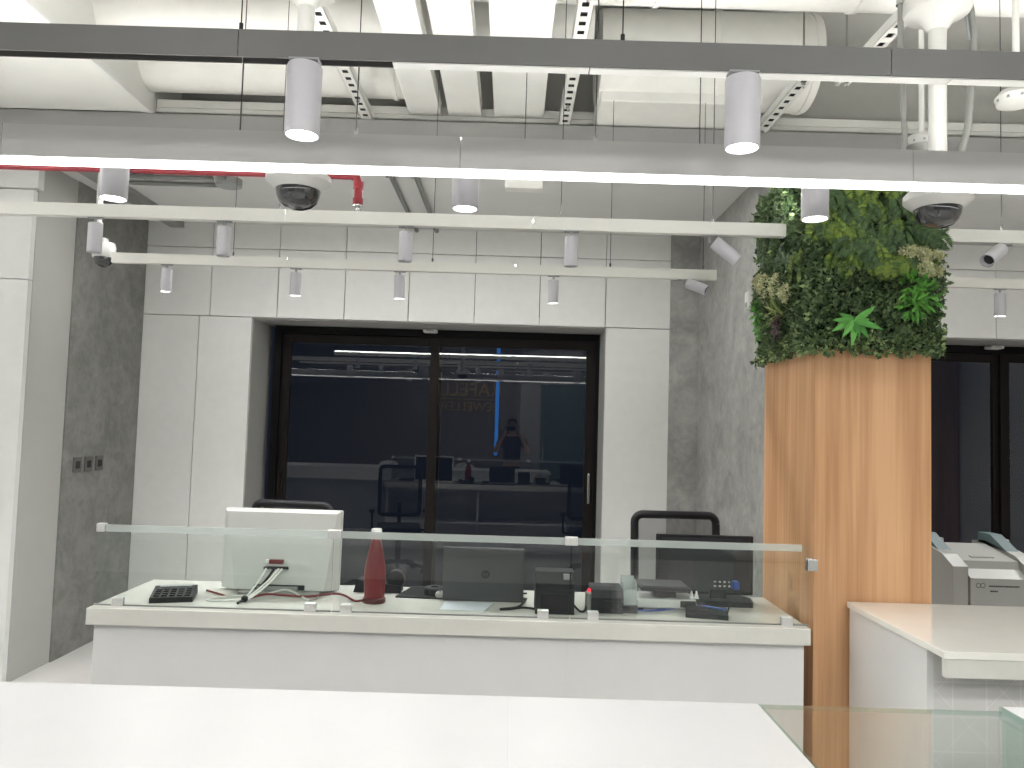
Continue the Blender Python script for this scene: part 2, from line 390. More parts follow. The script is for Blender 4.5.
GB, GS = 'cylinder spot lamps on the front tracks', 'small cylinder lamps on the rear tracks'
used = {'b': False, 's': False}
def lamp(kind, x, y, z, label, tilt=None):
    p = proto_b if kind == 'b' else proto_s
    if used[kind]: o = copy_tree(p)
    else: o = p; used[kind] = True
    o.location = (x, y, z); o['label'] = label; o['group'] = GB if kind == 'b' else GS
    if tilt:
        for ch in o.children:
            if ch.name.startswith('housing'): ch.rotation_euler = tilt; ch.location = (0, 0, -.012)
    return o
Z1, Z2, Z3 = 2.449, 2.449, 2.420
rows = [('b', -.501, 1.74, Z1, 'large lit cylinder spot lamp under the dark grey beam, left one'),
        ('b', .514, 1.74, Z1, 'large lit cylinder spot lamp under the dark grey beam, right one'),
        ('b', -1.225, 2.30, Z2, 'lit cylinder lamp below the glowing strip, nearest the left wall'),
        ('b', -.158, 2.30, Z2, 'lit cylinder lamp below the glowing strip, left of picture centre above window'),
        ('b', .903, 2.30, Z2, 'lit cylinder lamp below the glowing strip, in front of the planted pillar'),
        ('b', -1.516, 1.74, Z1, 'added unseen spot lamp under the dark grey beam, beyond the left edge of the picture'),  # out-of-frame lamp added for its light
        ('b', -2.29, 2.30, Z2, 'added unseen lamp below the glowing strip, beyond the left edge of the picture'),  # another one added outside the view, lights the left front
        ('s', -1.716, 3.1, Z3, 'small white lamp on the nearer thin track, beside the left ceiling camera'),
        ('s', -1.191, 3.1, Z3, 'small white upright lamp on the nearer thin track, second from left'),
        ('s', -.450, 3.1, Z3, 'small white upright lamp on the nearer thin track, third from left'),
        ('s', .226, 3.1, Z3, 'small white upright lamp on the nearer thin track, fourth from left'),
        ('s', -1.835, 4.02, Z3, 'small white lamp on the farther thin track, leftmost above pale panels'),
        ('s', -1.155, 4.02, Z3, 'small white lamp on the farther thin track, second from left'),
        ('s', -.607, 4.02, Z3, 'small white lamp on the farther thin track, third from left'),
        ('s', .203, 4.02, Z3, 'small white lamp on the farther thin track, fourth from left'),
        ('s', 2.557, 4.02, Z3, 'small white upright lamp on the far track right of the planted pillar'),
        ('s', 3.3, 4.02, Z3, 'added unseen small lamp on the far track beyond the right edge of the picture'),  # added outside the view, the right rear had too little light
        ('s', 4.2, 4.02, Z3, 'added unseen small lamp at the far end of the right rear track')]  # second lamp added there for the same purpose
for k, x, y, z, lb in rows:
    o = lamp(k, x, y, z, lb)
    if k == 'b': spot_light(o, -.182, .03, SPOT_W)
    elif y > 3.5: spot_light(o, -.148, .02, FILL_SPOT, 165)  # wide beams added to rear lamps that hang unlit
lamp('s', .788, 3.1, Z3, 'small white lamp tilted to the right on the nearer thin track', (math.radians(-6), math.radians(-50), 0))
lamp('s', .89, 4.02, Z3, 'small white lamp tilted to the right at the end of the farther track', (math.radians(-35), math.radians(-60), 0))
lamp('s', 1.99, 3.1, Z3, 'small white lamp tilted to the left, right of the planted pillar', (math.radians(-25), math.radians(55), 0))

def wires(t, pts, zt, z0):
    for x, y, *q in pts:
        zt = q[0] if q else zt
        b = MB(); b.cyl((x, y, z0), (x, y, zt), .0016, seg=6); b.cyl((x, y, z0), (x, y, z0+.022), .005, seg=8); b.build('suspension_wire', M['wire'], t)
# dark grey beam
t = thing('pendant_beam', 'dark grey slim beam carrying the two large lamps, nearest the camera', 'light beam', (0, 1.755, 2.449))
b = MB()
for x0, x1 in ((-3.0, -.66), (-.658, .858), (.860, 3.0)): b.box(x0, x1, 1.74, 1.743, 2.452, 2.518); b.box(x0, x1, 1.772, 1.775, 2.452, 2.518); b.box(x0, x1, 1.743, 1.772, 2.514, 2.518)
b.build('beam_body', M['beam_d'], t)
b = MB(); b.box(-3.0, -.30, 1.743, 1.772, 2.466, 2.470); b.build('channel_shade', M['gap'], t)  # dark strip stands in for the shade inside the recess
b = MB(); b.box(-.30, .158, 1.7435, 1.7715, 2.449, 2.456); b.box(.161, 1.0, 1.7435, 1.7715, 2.449, 2.456); b.box(1.003, 3.0, 1.7435, 1.7715, 2.449, 2.456); b.build('infill_strip', M['insert'], t)
wires(t, [(-.66, 1.757), (.236, 1.757), (1.32, 1.757)], 4.1, 2.518)
# glowing beam
t = thing('linear_light', 'light grey hanging beam with a glowing white strip along its underside', 'light beam', (0, 2.045, 2.281))
b = MB()
ys0, ys1 = 2.0, 2.052
segx = [-3.2, -1.37, -.155, 1.045, 2.25, 3.45, 5.4]
for x0, x1 in zip(segx, segx[1:]): b.box(x0+.0008, x1-.0008, ys0, ys1, 2.292, 2.378)
b.build('beam_body', M['beam_l'], t)
b = MB(); b.box(-3.2, 5.4, ys0+.001, ys1-.001, 2.283, 2.292, .002); b.build('diffuser', M['down'], t)
b = MB(); b.box(-3.2, 5.4, ys0+.010, ys1-.010, 2.3785, 2.3795); b.build('added_uplight', M['up'], t)  # upward strip added to brighten the open ceiling
wires(t, [(-1.9, 2.026), (-.438, 2.026), (.205, 2.026), (1.9, 2.026)], 4.1, 2.381)
# track of the second row (hidden behind the glowing beam) and the two thin rows
t = thing('lamp_track', 'slim white track right behind the glowing beam', 'track', (0, 2.3, 2.449), 'lamp tracks')
b = MB(); b.box(-3.0, 3.0, 2.282, 2.318, 2.449, 2.47, .003); b.build('rail', M['track'], t); wires(t, [(-.85, 2.3), (.55, 2.3)], 4.1, 2.47)
def track(x0, x1, y, label, wx, joints, zt):
    t = thing('lamp_track', label, 'track', ((x0+x1)/2, y, 2.42), 'lamp tracks')
    b = MB(); e = [x0]+joints+[x1]
    for a, c in zip(e, e[1:]): b.box(a+.0006, c-.0006, y, y+.034, 2.42, 2.455); b.box(a+.0006, c-.0006, y, y+.003, 2.455, 2.472); b.box(a+.0006, c-.0006, y+.031, y+.034, 2.455, 2.472 if y < 3.5 else 2.4575)
    b.build('rail', M['track'], t); wires(t, [(x, y+.017) if not isinstance(x, tuple) else (x[0], y+.017, x[1]) for x in wx], zt, 2.472)
    if y < 3.5: b = MB(); b.box(x0+.01, x1-.01, y+.006, y+.028, 2.4555, 2.458); b.build('added_uplight', M['midfill'], t)  # strip added out of sight to brighten the ducts above
    if y > 3.5: b = MB(); b.box(x0+.01, x1-.01, y+.0035, y+.0045, 2.4600, 2.4712); b.build('added_glow_strip', M['rearfill'], t)  # glowing strip added on the hidden side to light the back wall
track(-2.9, 1.095, 3.083, 'thin white lamp track ending in front of the planted pillar', [-.97, .18, .80], [-.94, .066], 4.1)
track(-2.124, 1.059, 4.003, 'thin white lamp track farthest back, above the dark sliding window', [(-1.49, 3.53), (-.438, 3.53), (.50, 3.374), (.99, 3.374)], [-1.2, .0], 4.1)
track(1.72, 4.2, 3.083, 'thin white lamp track starting right behind the planted pillar', [1.98, 3.2], [], 4.1)
track(2.0, 4.6, 4.003, 'thin white lamp track far back, right of the planted pillar', [3.0, 4.0], [], 4.1)
# ceiling panels added unseen behind the camera as fill light
for i, (x, y) in enumerate(((-2.0, -.9), (0.0, -.9), (2.2, -.9), (-2.0, -2.6), (0.0, -2.6), (2.2, -2.6))):
    t = thing('added_ceiling_light', 'added flat ceiling light, unseen behind the camera, filling the room with light', 'ceiling light', (x, y, 3.6), 'added lights behind the camera')
    b = MB(); b.box(x-.62, x+.62, y-.32, y+.32, 3.61, 3.65, .004); b.build('frame', M['whitep'], t)
    b = MB(); b.box(x-.59, x+.59, y-.29, y+.29, 3.603, 3.6095); b.build('diffuser', M['fillpanel'], t)
    wires(t, [(x-.5, y), (x+.5, y)], 4.1, 3.65)

for i, x in enumerate((-1.85, -.70, .40, 3.2)):  # added where the beam hides them, to brighten the back zone
    t = thing('added_recessed_light', 'long added light in the back ceiling, hidden right behind the bulkhead', 'ceiling light', (x, 4.56, ZC-.012), 'added lights of the back ceiling')
    b = MB()
    b.box(x-.55, x+.55, 4.50, 4.51, ZC-.012, ZC-.0005); b.box(x-.55, x+.55, 4.61, 4.62, ZC-.012, ZC-.0005); b.box(x-.55, x-.54, 4.51, 4.61, ZC-.012, ZC-.0005); b.box(x+.54, x+.55, 4.51, 4.61, ZC-.012, ZC-.0005); b.build('frame', M['whitep'], t)
    b = MB(); b.box(x-.538, x+.538, 4.512, 4.608, ZC-.006, ZC-.001); b.build('diffuser', M['recessfill'], t)

for i, (x, y) in enumerate(((-3.9, 2.9), (-3.9, 1.6))):  # added out of frame to brighten the white left front
    t = thing('added_recessed_light', 'added unseen light in the lowered left ceiling beyond the picture edge', 'ceiling light', (x, y, 3.358), 'added lights of the left ceiling')
    b = MB(); b.box(x-.32, x+.32, y-.17, y-.15, 3.358, 3.3695); b.box(x-.32, x+.32, y+.15, y+.17, 3.358, 3.3695); b.box(x-.32, x-.30, y-.15, y+.15, 3.358, 3.3695); b.box(x+.30, x+.32, y-.15, y+.15, 3.358, 3.3695); b.build('frame', M['whitep'], t)
    b = MB(); b.box(x-.299, x+.299, y-.149, y+.149, 3.364, 3.369); b.build('diffuser', M['recessfill'], t)

# ------------------------------------------------------------------ services under the slab
def round_duct(label, x0, x1, y, z, r, seams, cat='duct', cap=True):
    t = thing('air_duct', label, cat, ((x0+x1)/2, y, z-r), 'round air ducts under the slab')
    b = MB(); b.cyl((x0, y, z), (x1, y, z), r, seg=48); b.build('duct_body', M['duct'], t, smooth=True)
    for x in seams:
        b = MB(); b.cyl((x-.012, y, z), (x+.012, y, z), r+.008, seg=48); b.build('seam_band', M['duct'], t, smooth=True)
    return t
round_duct('large white round duct crossing overhead, nearest the camera', -2.138, 5.0, 3.32, 3.74, .21, [-1.0, .6, 1.5, 2.6])
round_duct('white round duct between the two other crossing ducts', -2.138, .36, 3.86, 3.68, .15, [-.5])
round_duct('white round duct at the upper left, close to the grey bulkhead', -2.138, -.66, 4.33, 3.66, .165, [-1.25, -.72])
t = round_duct('wide white round duct with a flanged end above the right lamp', .42, 1.58, 4.14, 3.66, .255, [1.05, 1.55])
b = MB(); b.box(.43, 1.30, 4.03, 4.38, 3.375, 3.50, .006); bx = b.build('duct_box', M['duct'], t)
for i in range(5):
    b = MB(); b.cyl((.48+i*.19, 4.0295, 3.49), (.48+i*.19, 4.022, 3.49), .005, seg=8); b.build('screw', M['grey'], bx)
for i, (x0, x1, lb) in enumerate(((-.645, -.462, 'left'), (-.415, -.225, 'middle'), (-.148, .138, 'right'))):
    n = dict(left='flat white cable duct running back overhead, left of the three', middle='flat white cable duct running back overhead, middle of the three', right='flat white cable duct running back overhead, widest, on the right')[lb]
    t = thing('cable_duct', n, 'cable duct', ((x0+x1)/2, 2.5, 3.42), 'flat cable ducts under the slab')
    b = MB(); b.box(x0, x1, -1.0, 4.405, 3.42, 3.488, .004); b.build('duct_body', M['steel_w'], t)
    b = MB(); b.box(x0-.004, x1+.004, -1.0, 4.405, 3.488, 3.502, .003); b.build('lid', M['steel_w'], t)
def strut(label, x0, x1, ya, yb, z, rods, dark=True):
    t = thing('perforated_strut', label, 'strut', ((x0+x1)/2, (ya+yb)/2, z), 'perforated ceiling struts')
    h = .045; n = int((yb-ya)/.075); b = MB()
    # bottom web with slots: two long edges and bridges between slots
    w = x1-x0; e = w*.27
    b.box(x0, x0+e, ya, yb, z, z+.003); b.box(x1-e, x1, ya, yb, z, z+.003)
    st = (yb-ya)/n
    for i in range(n): b.box(x0+e, x1-e, ya+i*st, ya+i*st+st*.52, z, z+.003)
    b.box(x0, x0+.003, ya, yb, z, z+h); b.box(x1-.003, x1, ya, yb, z, z+h)
    b.build('channel', M['steel_w'], t)
    b = MB(); b.box(x0+.006, x1-.006, ya+.002, yb-.002, z+.02, z+.022); b.build('channel_back', M['gap'], t)
    for y in rods:
        b = MB(); b.cyl(((x0+x1)/2, y, z-.03), ((x0+x1)/2, y, 4.1), .005, seg=8); b.cyl(((x0+x1)/2, y, z-.012), ((x0+x1)/2, y, z-.002), .011, seg=6); b.build('threaded_rod', M['chrome'], t)
strut('perforated white strut right of the three flat cable ducts', .226, .292, 2.2, 4.4, 3.37, [3.02, 4.09])
strut('perforated white strut left of the three flat cable ducts', -.915, -.85, 2.4, 4.4, 3.37, [3.05, 4.09])
strut('perforated white strut ending beside the right camera pole', 1.555, 1.62, 2.7, 3.72, 3.35, [3.05, 3.66])
strut('short perforated white strut under the end of the wide duct', 1.36, 1.425, 3.55, 4.35, 3.355, [3.7])

# ------------------------------------------------------------------ cameras on poles
def dome_camera(x, y, label, ztop):
    t = thing('dome_camera', label, 'security camera', (x, y, 2.275), 'dome cameras on ceiling poles')
    b = MB(); b.cyl((x, y, ztop+.05), (x, y, 4.1), .012, seg=10); b.build('hanger_rod', M['steel_w'], t)
    b = MB(); b.lathe((x, y, ztop), [(.028, -.055), (.032, -.05), (.036, -.045), (.05, -.02), (.095, 0), (.10, .012), (.098, .05), (.06, .06)], 40); b.build('ceiling_flange', M['whitep'], t, smooth=True)
    b = MB(); b.cyl((x, y, 2.44), (x, y, ztop-.04), .0265, seg=24); b.lathe((x, y, 0), [(.022, 2.415), (.03, 2.42), (.032, 2.45), (.032, 2.49), (.0265, 2.495)], 24); b.build('pole', M['whitep'], t, smooth=True)
    b = MB(); b.lathe((x, y, 0), [(.066, 2.338), (.072, 2.336), (.10, 2.362), (.10, 2.38), (.085, 2.395), (.04, 2.42), (.02, 2.43)], 40); b.build('housing', M['whitep'], t, smooth=True)
    b = MB(); b.lathe((x, y, 2.342), [(.002, -.066), (.02, -.0645), (.042, -.057), (.057, -.044), (.066, -.025), (.069, 0)], 40); b.build('dome_cover', M['dome'], t, smooth=True)
dome_camera(-.690, 2.385, 'dome security camera on a white pole behind the left large lamp', 2.985)
dome_camera(1.323, 2.385, 'dome security camera on a white pole in front of the planted pillar', 2.97)
t = thing('dome_camera', 'white pole camera with black eye beside the left plaster wall', 'security camera', (-2.43, 4.6, 2.500), 'dome cameras on ceiling poles')
cx_, cy_ = -2.53, 4.60
b = MB(); b.cyl((cx_, cy_, 2.760), (cx_, cy_, ZC), .019, seg=16); b.cyl((cx_, cy_, ZC-.012), (cx_, cy_, ZC), .05, seg=20); b.build('pole', M['whitep'], t, smooth=True)
b = MB(); b.cyl((cx_, cy_, 2.780), (cx_, cy_, 2.650), .027, seg=16); b.box(cx_-.01, cx_+.06, cy_-.02, cy_+.02, 2.650, 2.685, .006); b.build('bracket', M['whitep'], t)
b = MB(); b.lathe((cx_+.045, cy_, 0), [(.060, 2.565), (.064, 2.570), (.065, 2.630), (.058, 2.655), (.02, 2.660)], 32); b.build('housing', M['whitep'], t, smooth=True)
b = MB(); b.lathe((cx_+.045, cy_, 2.566), [(.002, -.060), (.022, -.057), (.044, -.041), (.055, -.018), (.056, 0)], 32); b.build('dome_cover', M['dome'], t, smooth=True)

# sprinkler pipe with its drop, conduits, ceiling pieces
t = thing('sprinkler_pipe', 'red sprinkler pipe with one hanging sprinkler head below the ceiling', 'pipe', (-.6, 3.45, 2.8))
PY, PZ = 3.45, 2.738
b = MB(); b.cyl((-5.0, PY, PZ), (-.78, PY, PZ), .018, seg=16); b.build('pipe', M['redpipe'], t, smooth=True)
b = MB(); b.tube([(-.80, PY, PZ), (-.76, PY, PZ), (-.735, PY, PZ-.01), (-.725, PY, PZ-.04), (-.725, PY, PZ-.130)], .019, 16); b.cyl((-.725, PY, PZ-.03), (-.725, PY, PZ-.06), .025, seg=16); b.cyl((-.725, PY, PZ-.105), (-.725, PY, PZ-.135), .024, seg=16); b.build('drop_pipe', M['redpipe'], t, smooth=True)
b = MB(); x = -.725; z = PZ-.130
b.cyl((x, PY, z), (x, PY, z-.012), .022, seg=16); b.tube([(x-.013, PY, z-.01), (x-.015, PY, z-.03), (x-.006, PY, z-.045)], .003, 6); b.tube([(x+.013, PY, z-.01), (x+.015, PY, z-.03), (x+.006, PY, z-.045)], .003, 6); b.cyl((x, PY, z-.01), (x, PY, z-.04), .004, seg=8); b.cyl((x, PY, z-.045), (x, PY, z-.049), .016, seg=12)
b.build('sprinkler_head', M['chrome'], t)
b = MB()
for x in (-4.0, -2.6): b.cyl((x, PY, PZ), (x, PY, 3.4), .005, seg=8)
b.build('hanger_rod', M['wire'], t)
def conduit(label, pts, r=.014, clips=()):
    t = thing('conduit', label, 'pipe', pts[0], 'grey conduits under the back ceiling')
    b = MB(); b.tube(pts, r, 10); b.build('pipe', M['midgrey'], t, smooth=True)
    for p in clips:
        b = MB(); b.box(p[0]-.03, p[0]+.03, p[1]-.008, p[1]+.008, p[2]-.016, p[2]+.02, .003); b.build('clip', M['midgrey'], t)
zc = ZC-.018
conduit('straight grey conduit on the back ceiling beside the sprinkler head', [(-.80, 4.64, zc), (-.80, 6.1, zc)], .017, [(-.80, 4.75, zc)])
conduit('straight grey conduit on the back ceiling, second from the sprinkler head', [(-.64, 4.64, zc), (-.64, 6.1, zc)], .017, [(-.64, 4.75, zc)])
conduit('bent grey conduit on the back ceiling, nearest the left plaster wall', [(-2.64, 4.74, zc), (-2.16, 4.74, zc), (-2.06, 4.72, zc), (-2.03, 4.64, zc)], .014, [(-2.5, 4.74, zc)])
conduit('bent grey conduit on the back ceiling ending at the round box', [(-2.64, 4.92, zc), (-1.98, 4.92, zc)], .014, [(-2.4, 4.92, zc)])
conduit('bent grey conduit on the back ceiling behind the round box', [(-2.64, 5.06, zc), (-1.98, 5.06, zc)], .014)
conduit('short grey conduit running forward from the round box', [(-1.9, 4.9, zc), (-1.9, 4.64, zc)], .016)
t = thing('junction_box', 'round grey junction box on the back ceiling at the conduits', 'junction box', (-1.9, 4.98, ZC-.05))
b = MB(); b.cyl((-1.9, 4.98, ZC-.045), (-1.9, 4.98, ZC), .085, seg=24); b.build('box_body', M['lightgrey'], t)
b = MB(); b.cyl((-1.9, 4.98, ZC-.05), (-1.9, 4.98, ZC-.044), .075, seg=24); b.build('cover', M['grey'], t)
t = thing('cable_tray', 'flat grey cable tray slanting along the left plaster wall top', 'cable tray', (-2.7, 5.4, ZC-.05))
b = MB(); b.box(-2.76, -2.66, 4.6, 6.08, ZC-.05, ZC, .004); b.build('tray', M['lightgrey'], t)
b = MB(); b.box(-2.765, -2.655, 4.6, 6.08, ZC-.055, ZC-.049, .001); b.build('lid', M['lightgrey'], t)
t = thing('exit_fixture', 'small white box on the ceiling behind the glowing beam', 'ceiling box', (.03, 3.6, 2.73))
b = MB(); b.box(-.062, .118, 3.57, 3.64, 2.742, 2.81, .004); b.build('box_body', M['steel_w'], t)
b = MB(); b.cyl((.028, 3.605, 2.81), (.028, 3.605, 3.42), .0018, seg=6); b.build('hanger_rod', M['wire'], t)
# right-hand ceiling bits
t = thing('cable', 'pale flexible cable hanging beside the right camera pole', 'cable', (1.18, 2.1, 2.5), 'loose ceiling cables')
def at3(*p): return p
b = MB(); b.tube([(1.44, 2.42, 3.3), (1.445, 2.42, 3.05), (1.46, 2.42, 2.93), (1.455, 2.42, 2.78), (1.44, 2.42, 2.62), (1.42, 2.42, 2.54), (1.385, 2.42, 2.46), (1.36, 2.42, 2.43)], .011, 10); b.build('sheath', M['lightgrey'], t, smooth=True)
b = MB(); b.tube([(1.42, 2.41, 3.3), (1.425, 2.41, 3.02), (1.44, 2.41, 2.9)], .004, 6); b.build('thin_wire', M['grey'], t)
t = thing('cable', 'white flexible conduit left of the right camera pole', 'cable', (1.3, 2.6, 2.6), 'loose ceiling cables')
b = MB(); b.tube([(1.34, 2.65, 3.15), (1.34, 2.65, 2.95), (1.35, 2.65, 2.78), (1.355, 2.65, 2.66), (1.34, 2.65, 2.60), (1.28, 2.65, 2.56), (1.2, 2.65, 2.55)], .010, 10); b.build('sheath', M['lightgrey'], t, smooth=True)
b = MB(); b.cyl((1.34, 2.65, 3.15), (1.34, 2.65, 3.24), .016, seg=12); b.build('gland', M['chrome'], t)
def ceil_sensor(x, y, z, label):
    t = thing('ceiling_sensor', label, 'sensor', (x, y, z), 'white round sensors under the slab')
    b = MB(); b.cyl((x, y, z+.05), (x, y, 4.1), .010, seg=10); b.build('rod', M['steel_w'], t)
    b = MB(); b.lathe((x, y, z), [(.03, 0), (.055, .008), (.06, .03), (.045, .05), (.015, .055)], 28); b.build('casing', M['whitep'], t, smooth=True)
    b = MB()
    for k in range(10):
        a = k*math.pi/5; b.box(x+.0555*math.cos(a)-.004, x+.0555*math.cos(a)+.004, y+.0555*math.sin(a)-.004, y+.0555*math.sin(a)+.004, z+.014, z+.022)
    b.build('vents', M['grey'], t)
ceil_sensor(1.60, 3.0, 2.77, 'round white sensor hanging behind the right camera pole')
ceil_sensor(1.55, 2.35, 2.66, 'round white sensor hanging at the right edge of the picture')

# ------------------------------------------------------------------ planted pillar
PX0, PX1, PY0, PY1, PZW, PZT = 1.174, 1.626, 2.98, 3.57, 1.95, 2.71
pil = thing('planted_pillar', 'oak-veneered square pillar with a green plant collar around its top', 'pillar', ((PX0+PX1)/2, (PY0+PY1)/2, 0))
box1('wood_cladding', M['wood'], PX0, PX1, PY0, PY1, 0, PZW+.02, parent=pil, bev=.0015)
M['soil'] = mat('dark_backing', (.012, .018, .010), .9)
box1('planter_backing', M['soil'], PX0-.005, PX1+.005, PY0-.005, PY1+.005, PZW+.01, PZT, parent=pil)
M['l_box'] = leafmat('boxwood_leaves', (.02, .046, .019), (.135, .20, .09))
M['l_box2'] = leafmat('pale_boxwood_leaves', (.09, .16, .05), (.32, .40, .18))
M['l_fern'] = leafmat('fern_leaves', (.025, .075, .012), (.16, .22, .03))
M['l_dkfern'] = leafmat('dark_fern_leaves', (.014, .038, .012), (.055, .105, .032))
M['l_pale'] = leafmat('cream_blossom', (.30, .32, .15), (.62, .62, .40))
M['l_bright'] = leafmat('bright_leaves', (.025, .11, .012), (.085, .27, .03))
M['l_ros'] = leafmat('lance_leaves', (.045, .20, .03), (.13, .38, .08))
M['l_gr'] = leafmat('grass_blades', (.16, .22, .05), (.36, .40, .16))
M['l_pur'] = leafmat('purple_leaves', (.05, .02, .03), (.09, .05, .06))
class Leaves:
    def __init__(s): s.v, s.f = [], []
    def leaf(s, p, d, n, L, W, fold=.25, curl=0.0):
        d = d.normalized(); sd = d.cross(n).normalized(); n = sd.cross(d).normalized(); i = len(s.v)
        m = p+d*L*.45; t = p+d*L - n*curl*L
        s.v += [p, m+sd*W*.5+n*W*fold, t, m-sd*W*.5+n*W*fold, m]
        s.f += [(i, i+1, i+4), (i+1, i+2, i+4), (i+4, i+2, i+3), (i, i+4, i+3)]
    def long(s, p, d, n, L, W, curl=.3):
        d = d.normalized(); sd = d.cross(n).normalized(); n = sd.cross(d).normalized(); i = len(s.v)
        prof = [(0, .3), (.2, .8), (.45, 1), (.7, .75), (1, .02)]
        for t, wd in prof:
            c = p+d*L*t-n*curl*L*t*t
            s.v += [c+sd*W*.5*wd+n*W*.15*wd, c, c-sd*W*.5*wd+n*W*.15*wd]
        for k in range(len(prof)-1):
            a = i+3*k; s.f += [(a, a+1, a+4, a+3), (a+1, a+2, a+5, a+4)]
    def build(s, name, m, parent):
        me = bpy.data.meshes.new(name); off = ORG[parent.name]
        me.from_pydata([tuple(v-off) for v in s.v], [], s.f); me.materials.append(m); me.update()
        o = bpy.data.objects.new(name, me); C.objects.link(o); o.parent = parent; ORG[o.name] = off; return o
R = random.random
def rv(a=1.0): return Vector((R()-.5, R()-.5, R()-.5))*2*a
# (origin corner, u axis, normal, u length): front, left, right, back faces of the collar
FACES = [(Vector((PX0, PY0, 0)), Vector((1, 0, 0)), Vector((0, -1, 0)), PX1-PX0), (Vector((PX0, PY1, 0)), Vector((0, -1, 0)), Vector((-1, 0, 0)), PY1-PY0),
         (Vector((PX1, PY0, 0)), Vector((0, 1, 0)), Vector((1, 0, 0)), PY1-PY0), (Vector((PX1, PY1, 0)), Vector((-1, 0, 0)), Vector((0, 1, 0)), PX1-PX0)]
def on(face, u, z, off): o, ua, n, L = FACES[face]; return o+ua*u+n*off+Vector((0, 0, z))
box = Leaves(); box2 = Leaves()
for fi, cnt in ((0, 7600), (1, 7200), (2, 3200), (3, 1500)):
    o, ua, n, L = FACES[fi]
    for k in range(cnt):
        u = -.035+R()*(L+.07); zz = PZW-.012+R()*(PZT-PZW+.02)
        thick = .03+.018*math.sin(u*19+fi)*math.sin(zz*17+1.3)+.012*math.sin(u*43)*math.cos(zz*37)
        p = on(fi, u, zz, thick*(.35+.75*R()))
        d = n*.55+rv(.9)+Vector((0, 0, -.15)); nn = n+rv(.7)
        low = zz < PZW+.07+.03*math.sin(u*20)
        pale = R() < (.38 if low else .11)
        (box2 if pale else box).leaf(p, d, nn, .015+.016*R(), .011+.009*R())
box.build('boxwood_foliage', M['l_box'], pil); box2.build('pale_boxwood_foliage', M['l_box2'], pil)
# fern fronds in the upper middle
fn, fd = Leaves(), Leaves()
def frond(dst, fi, u, z, ang, L, off=.05, droop=.5):
    o, ua, n, Lf = FACES[fi]
    d0 = ua*math.cos(ang)+Vector((0, 0, 1))*math.sin(ang)
    p = on(fi, u, z, off); N = 16
    for k in range(N):
        t = k/(N-1); d = (d0+Vector((0, 0, -droop*t*1.3))+n*(.35-.5*t)).normalized(); sd = d.cross(n).normalized()
        ln = L*.36*math.sin(math.pi*(.12+.83*t))
        for sgn in (-1, 1): dst.leaf(p, sd*sgn+d*.55+n*.1, n+rv(.25), ln, ln*.30, .1, .15)
        p = p+d*(L/N)
for k in range(85):
    dark = R() < .5
    frond(fd if dark else fn, 0, .0+R()*.42, 2.33+R()*.36, -math.pi*.5+(R()-.5)*2.6, .075+.07*R(), .035+.03*R())
for k in range(16): frond(fn, 0, .06+R()*.30, 2.30+R()*.06, -math.pi*.5+(R()-.5)*1.2, .08+.04*R(), .04)
for k in range(14): frond(fd, 0, .30+R()*.16, 2.40+R()*.25, -.9+(R()-.5), .11, .04)
for k in range(26): frond(fd, 1, .05+R()*.5, 2.38+R()*.32, -math.pi*.5+(R()-.5)*2, .09, .035)
for k in range(9): frond(fn, 1, .40+R()*.18, 2.26+R()*.12, -math.pi*.5+(R()-.5)*2, .08, .035)
for k in range(12): frond(fd, 2, .05+R()*.5, 2.2+R()*.5, -math.pi*.5+(R()-.5)*2, .08, .03)
fn.build('fern_fronds', M['l_fern'], pil); fd.build('dark_fern_fronds', M['l_dkfern'], pil)
def blossoms(fi, spots, name='cream_blossom'):
    b = Leaves(); n = FACES[fi][2]
    for u, z, r in spots:
        for k in range(260):
            a = R()*6.283; q = r*math.sqrt(R()); p = on(fi, u+q*math.cos(a), z+q*math.sin(a)*.8, .045+.03*(1-q/r)+.012*R())
            b.leaf(p, n*.6+rv(.8), n+rv(.6), .011+.006*R(), .008)
    b.build(name, M['l_pale'], pil)
blossoms(0, [(.335, 2.335, .035), (.39, 2.325, .035), (.40, 2.265, .04), (.44, 2.26, .025), (.445, 2.32, .02)])
blossoms(1, [(.15, 2.28, .07), (.30, 2.25, .07), (.42, 2.20, .05), (.08, 2.31, .05)])
def bushy(fi, spots, name, m, L=.05):
    b = Leaves(); o, ua, n, Lf = FACES[fi]
    for u, z, r, cnt in spots:
        for k in range(cnt):
            a = R()*6.283; q = r*math.sqrt(R()); rd = ua*math.cos(a)+Vector((0, 0, math.sin(a)))
            p = on(fi, u+q*math.cos(a), z+q*math.sin(a), .045+.02*R())
            b.long(p, rd*.8+n*.5+Vector((0, 0, -.25))+rv(.3), n+rv(.4), L*(.6+.6*R()), L*.28, .3)
    b.build(name, m, pil)
bushy(0, [(.35, 2.19, .05, 60), (.40, 2.165, .05, 60), (.35, 2.13, .045, 45)], 'bright_leaf_plant', M['l_bright'], .036)
bushy(1, [(.06, 2.17, .05, 60), (.10, 2.10, .05, 50)], 'bright_leaf_plant', M['l_bright'], .036)
bushy(1, [(.33, 2.07, .04, 40)], 'purple_leaf_plant', M['l_pur'], .04)
b = Leaves(); c0 = on(0, .118, 2.058, .06)
for a, L in ((38, .085), (152, .06), (182, .08), (212, .085), (238, .075), (262, .095), (285, .07), (-52, .085), (-18, .10), (12, .06), (225, .05), (300, .05)):
    a = math.radians(a+6*(R()-.5)); b.long(c0+rv(.006), Vector((math.cos(a), -.40-.3*R(), math.sin(a))), Vector((0, -1, 0)), L*1.05, .026, .35)
b.build('lance_leaf_plant', M['l_ros'], pil)
b = Leaves(); c0 = on(1, .36, 2.12, .05)
for k in range(26): b.long(c0+rv(.02), Vector((-.5, .5*(R()-.5), .9*(R()-.35))), Vector((-1, 0, .3)), .07+.04*R(), .005, .4)
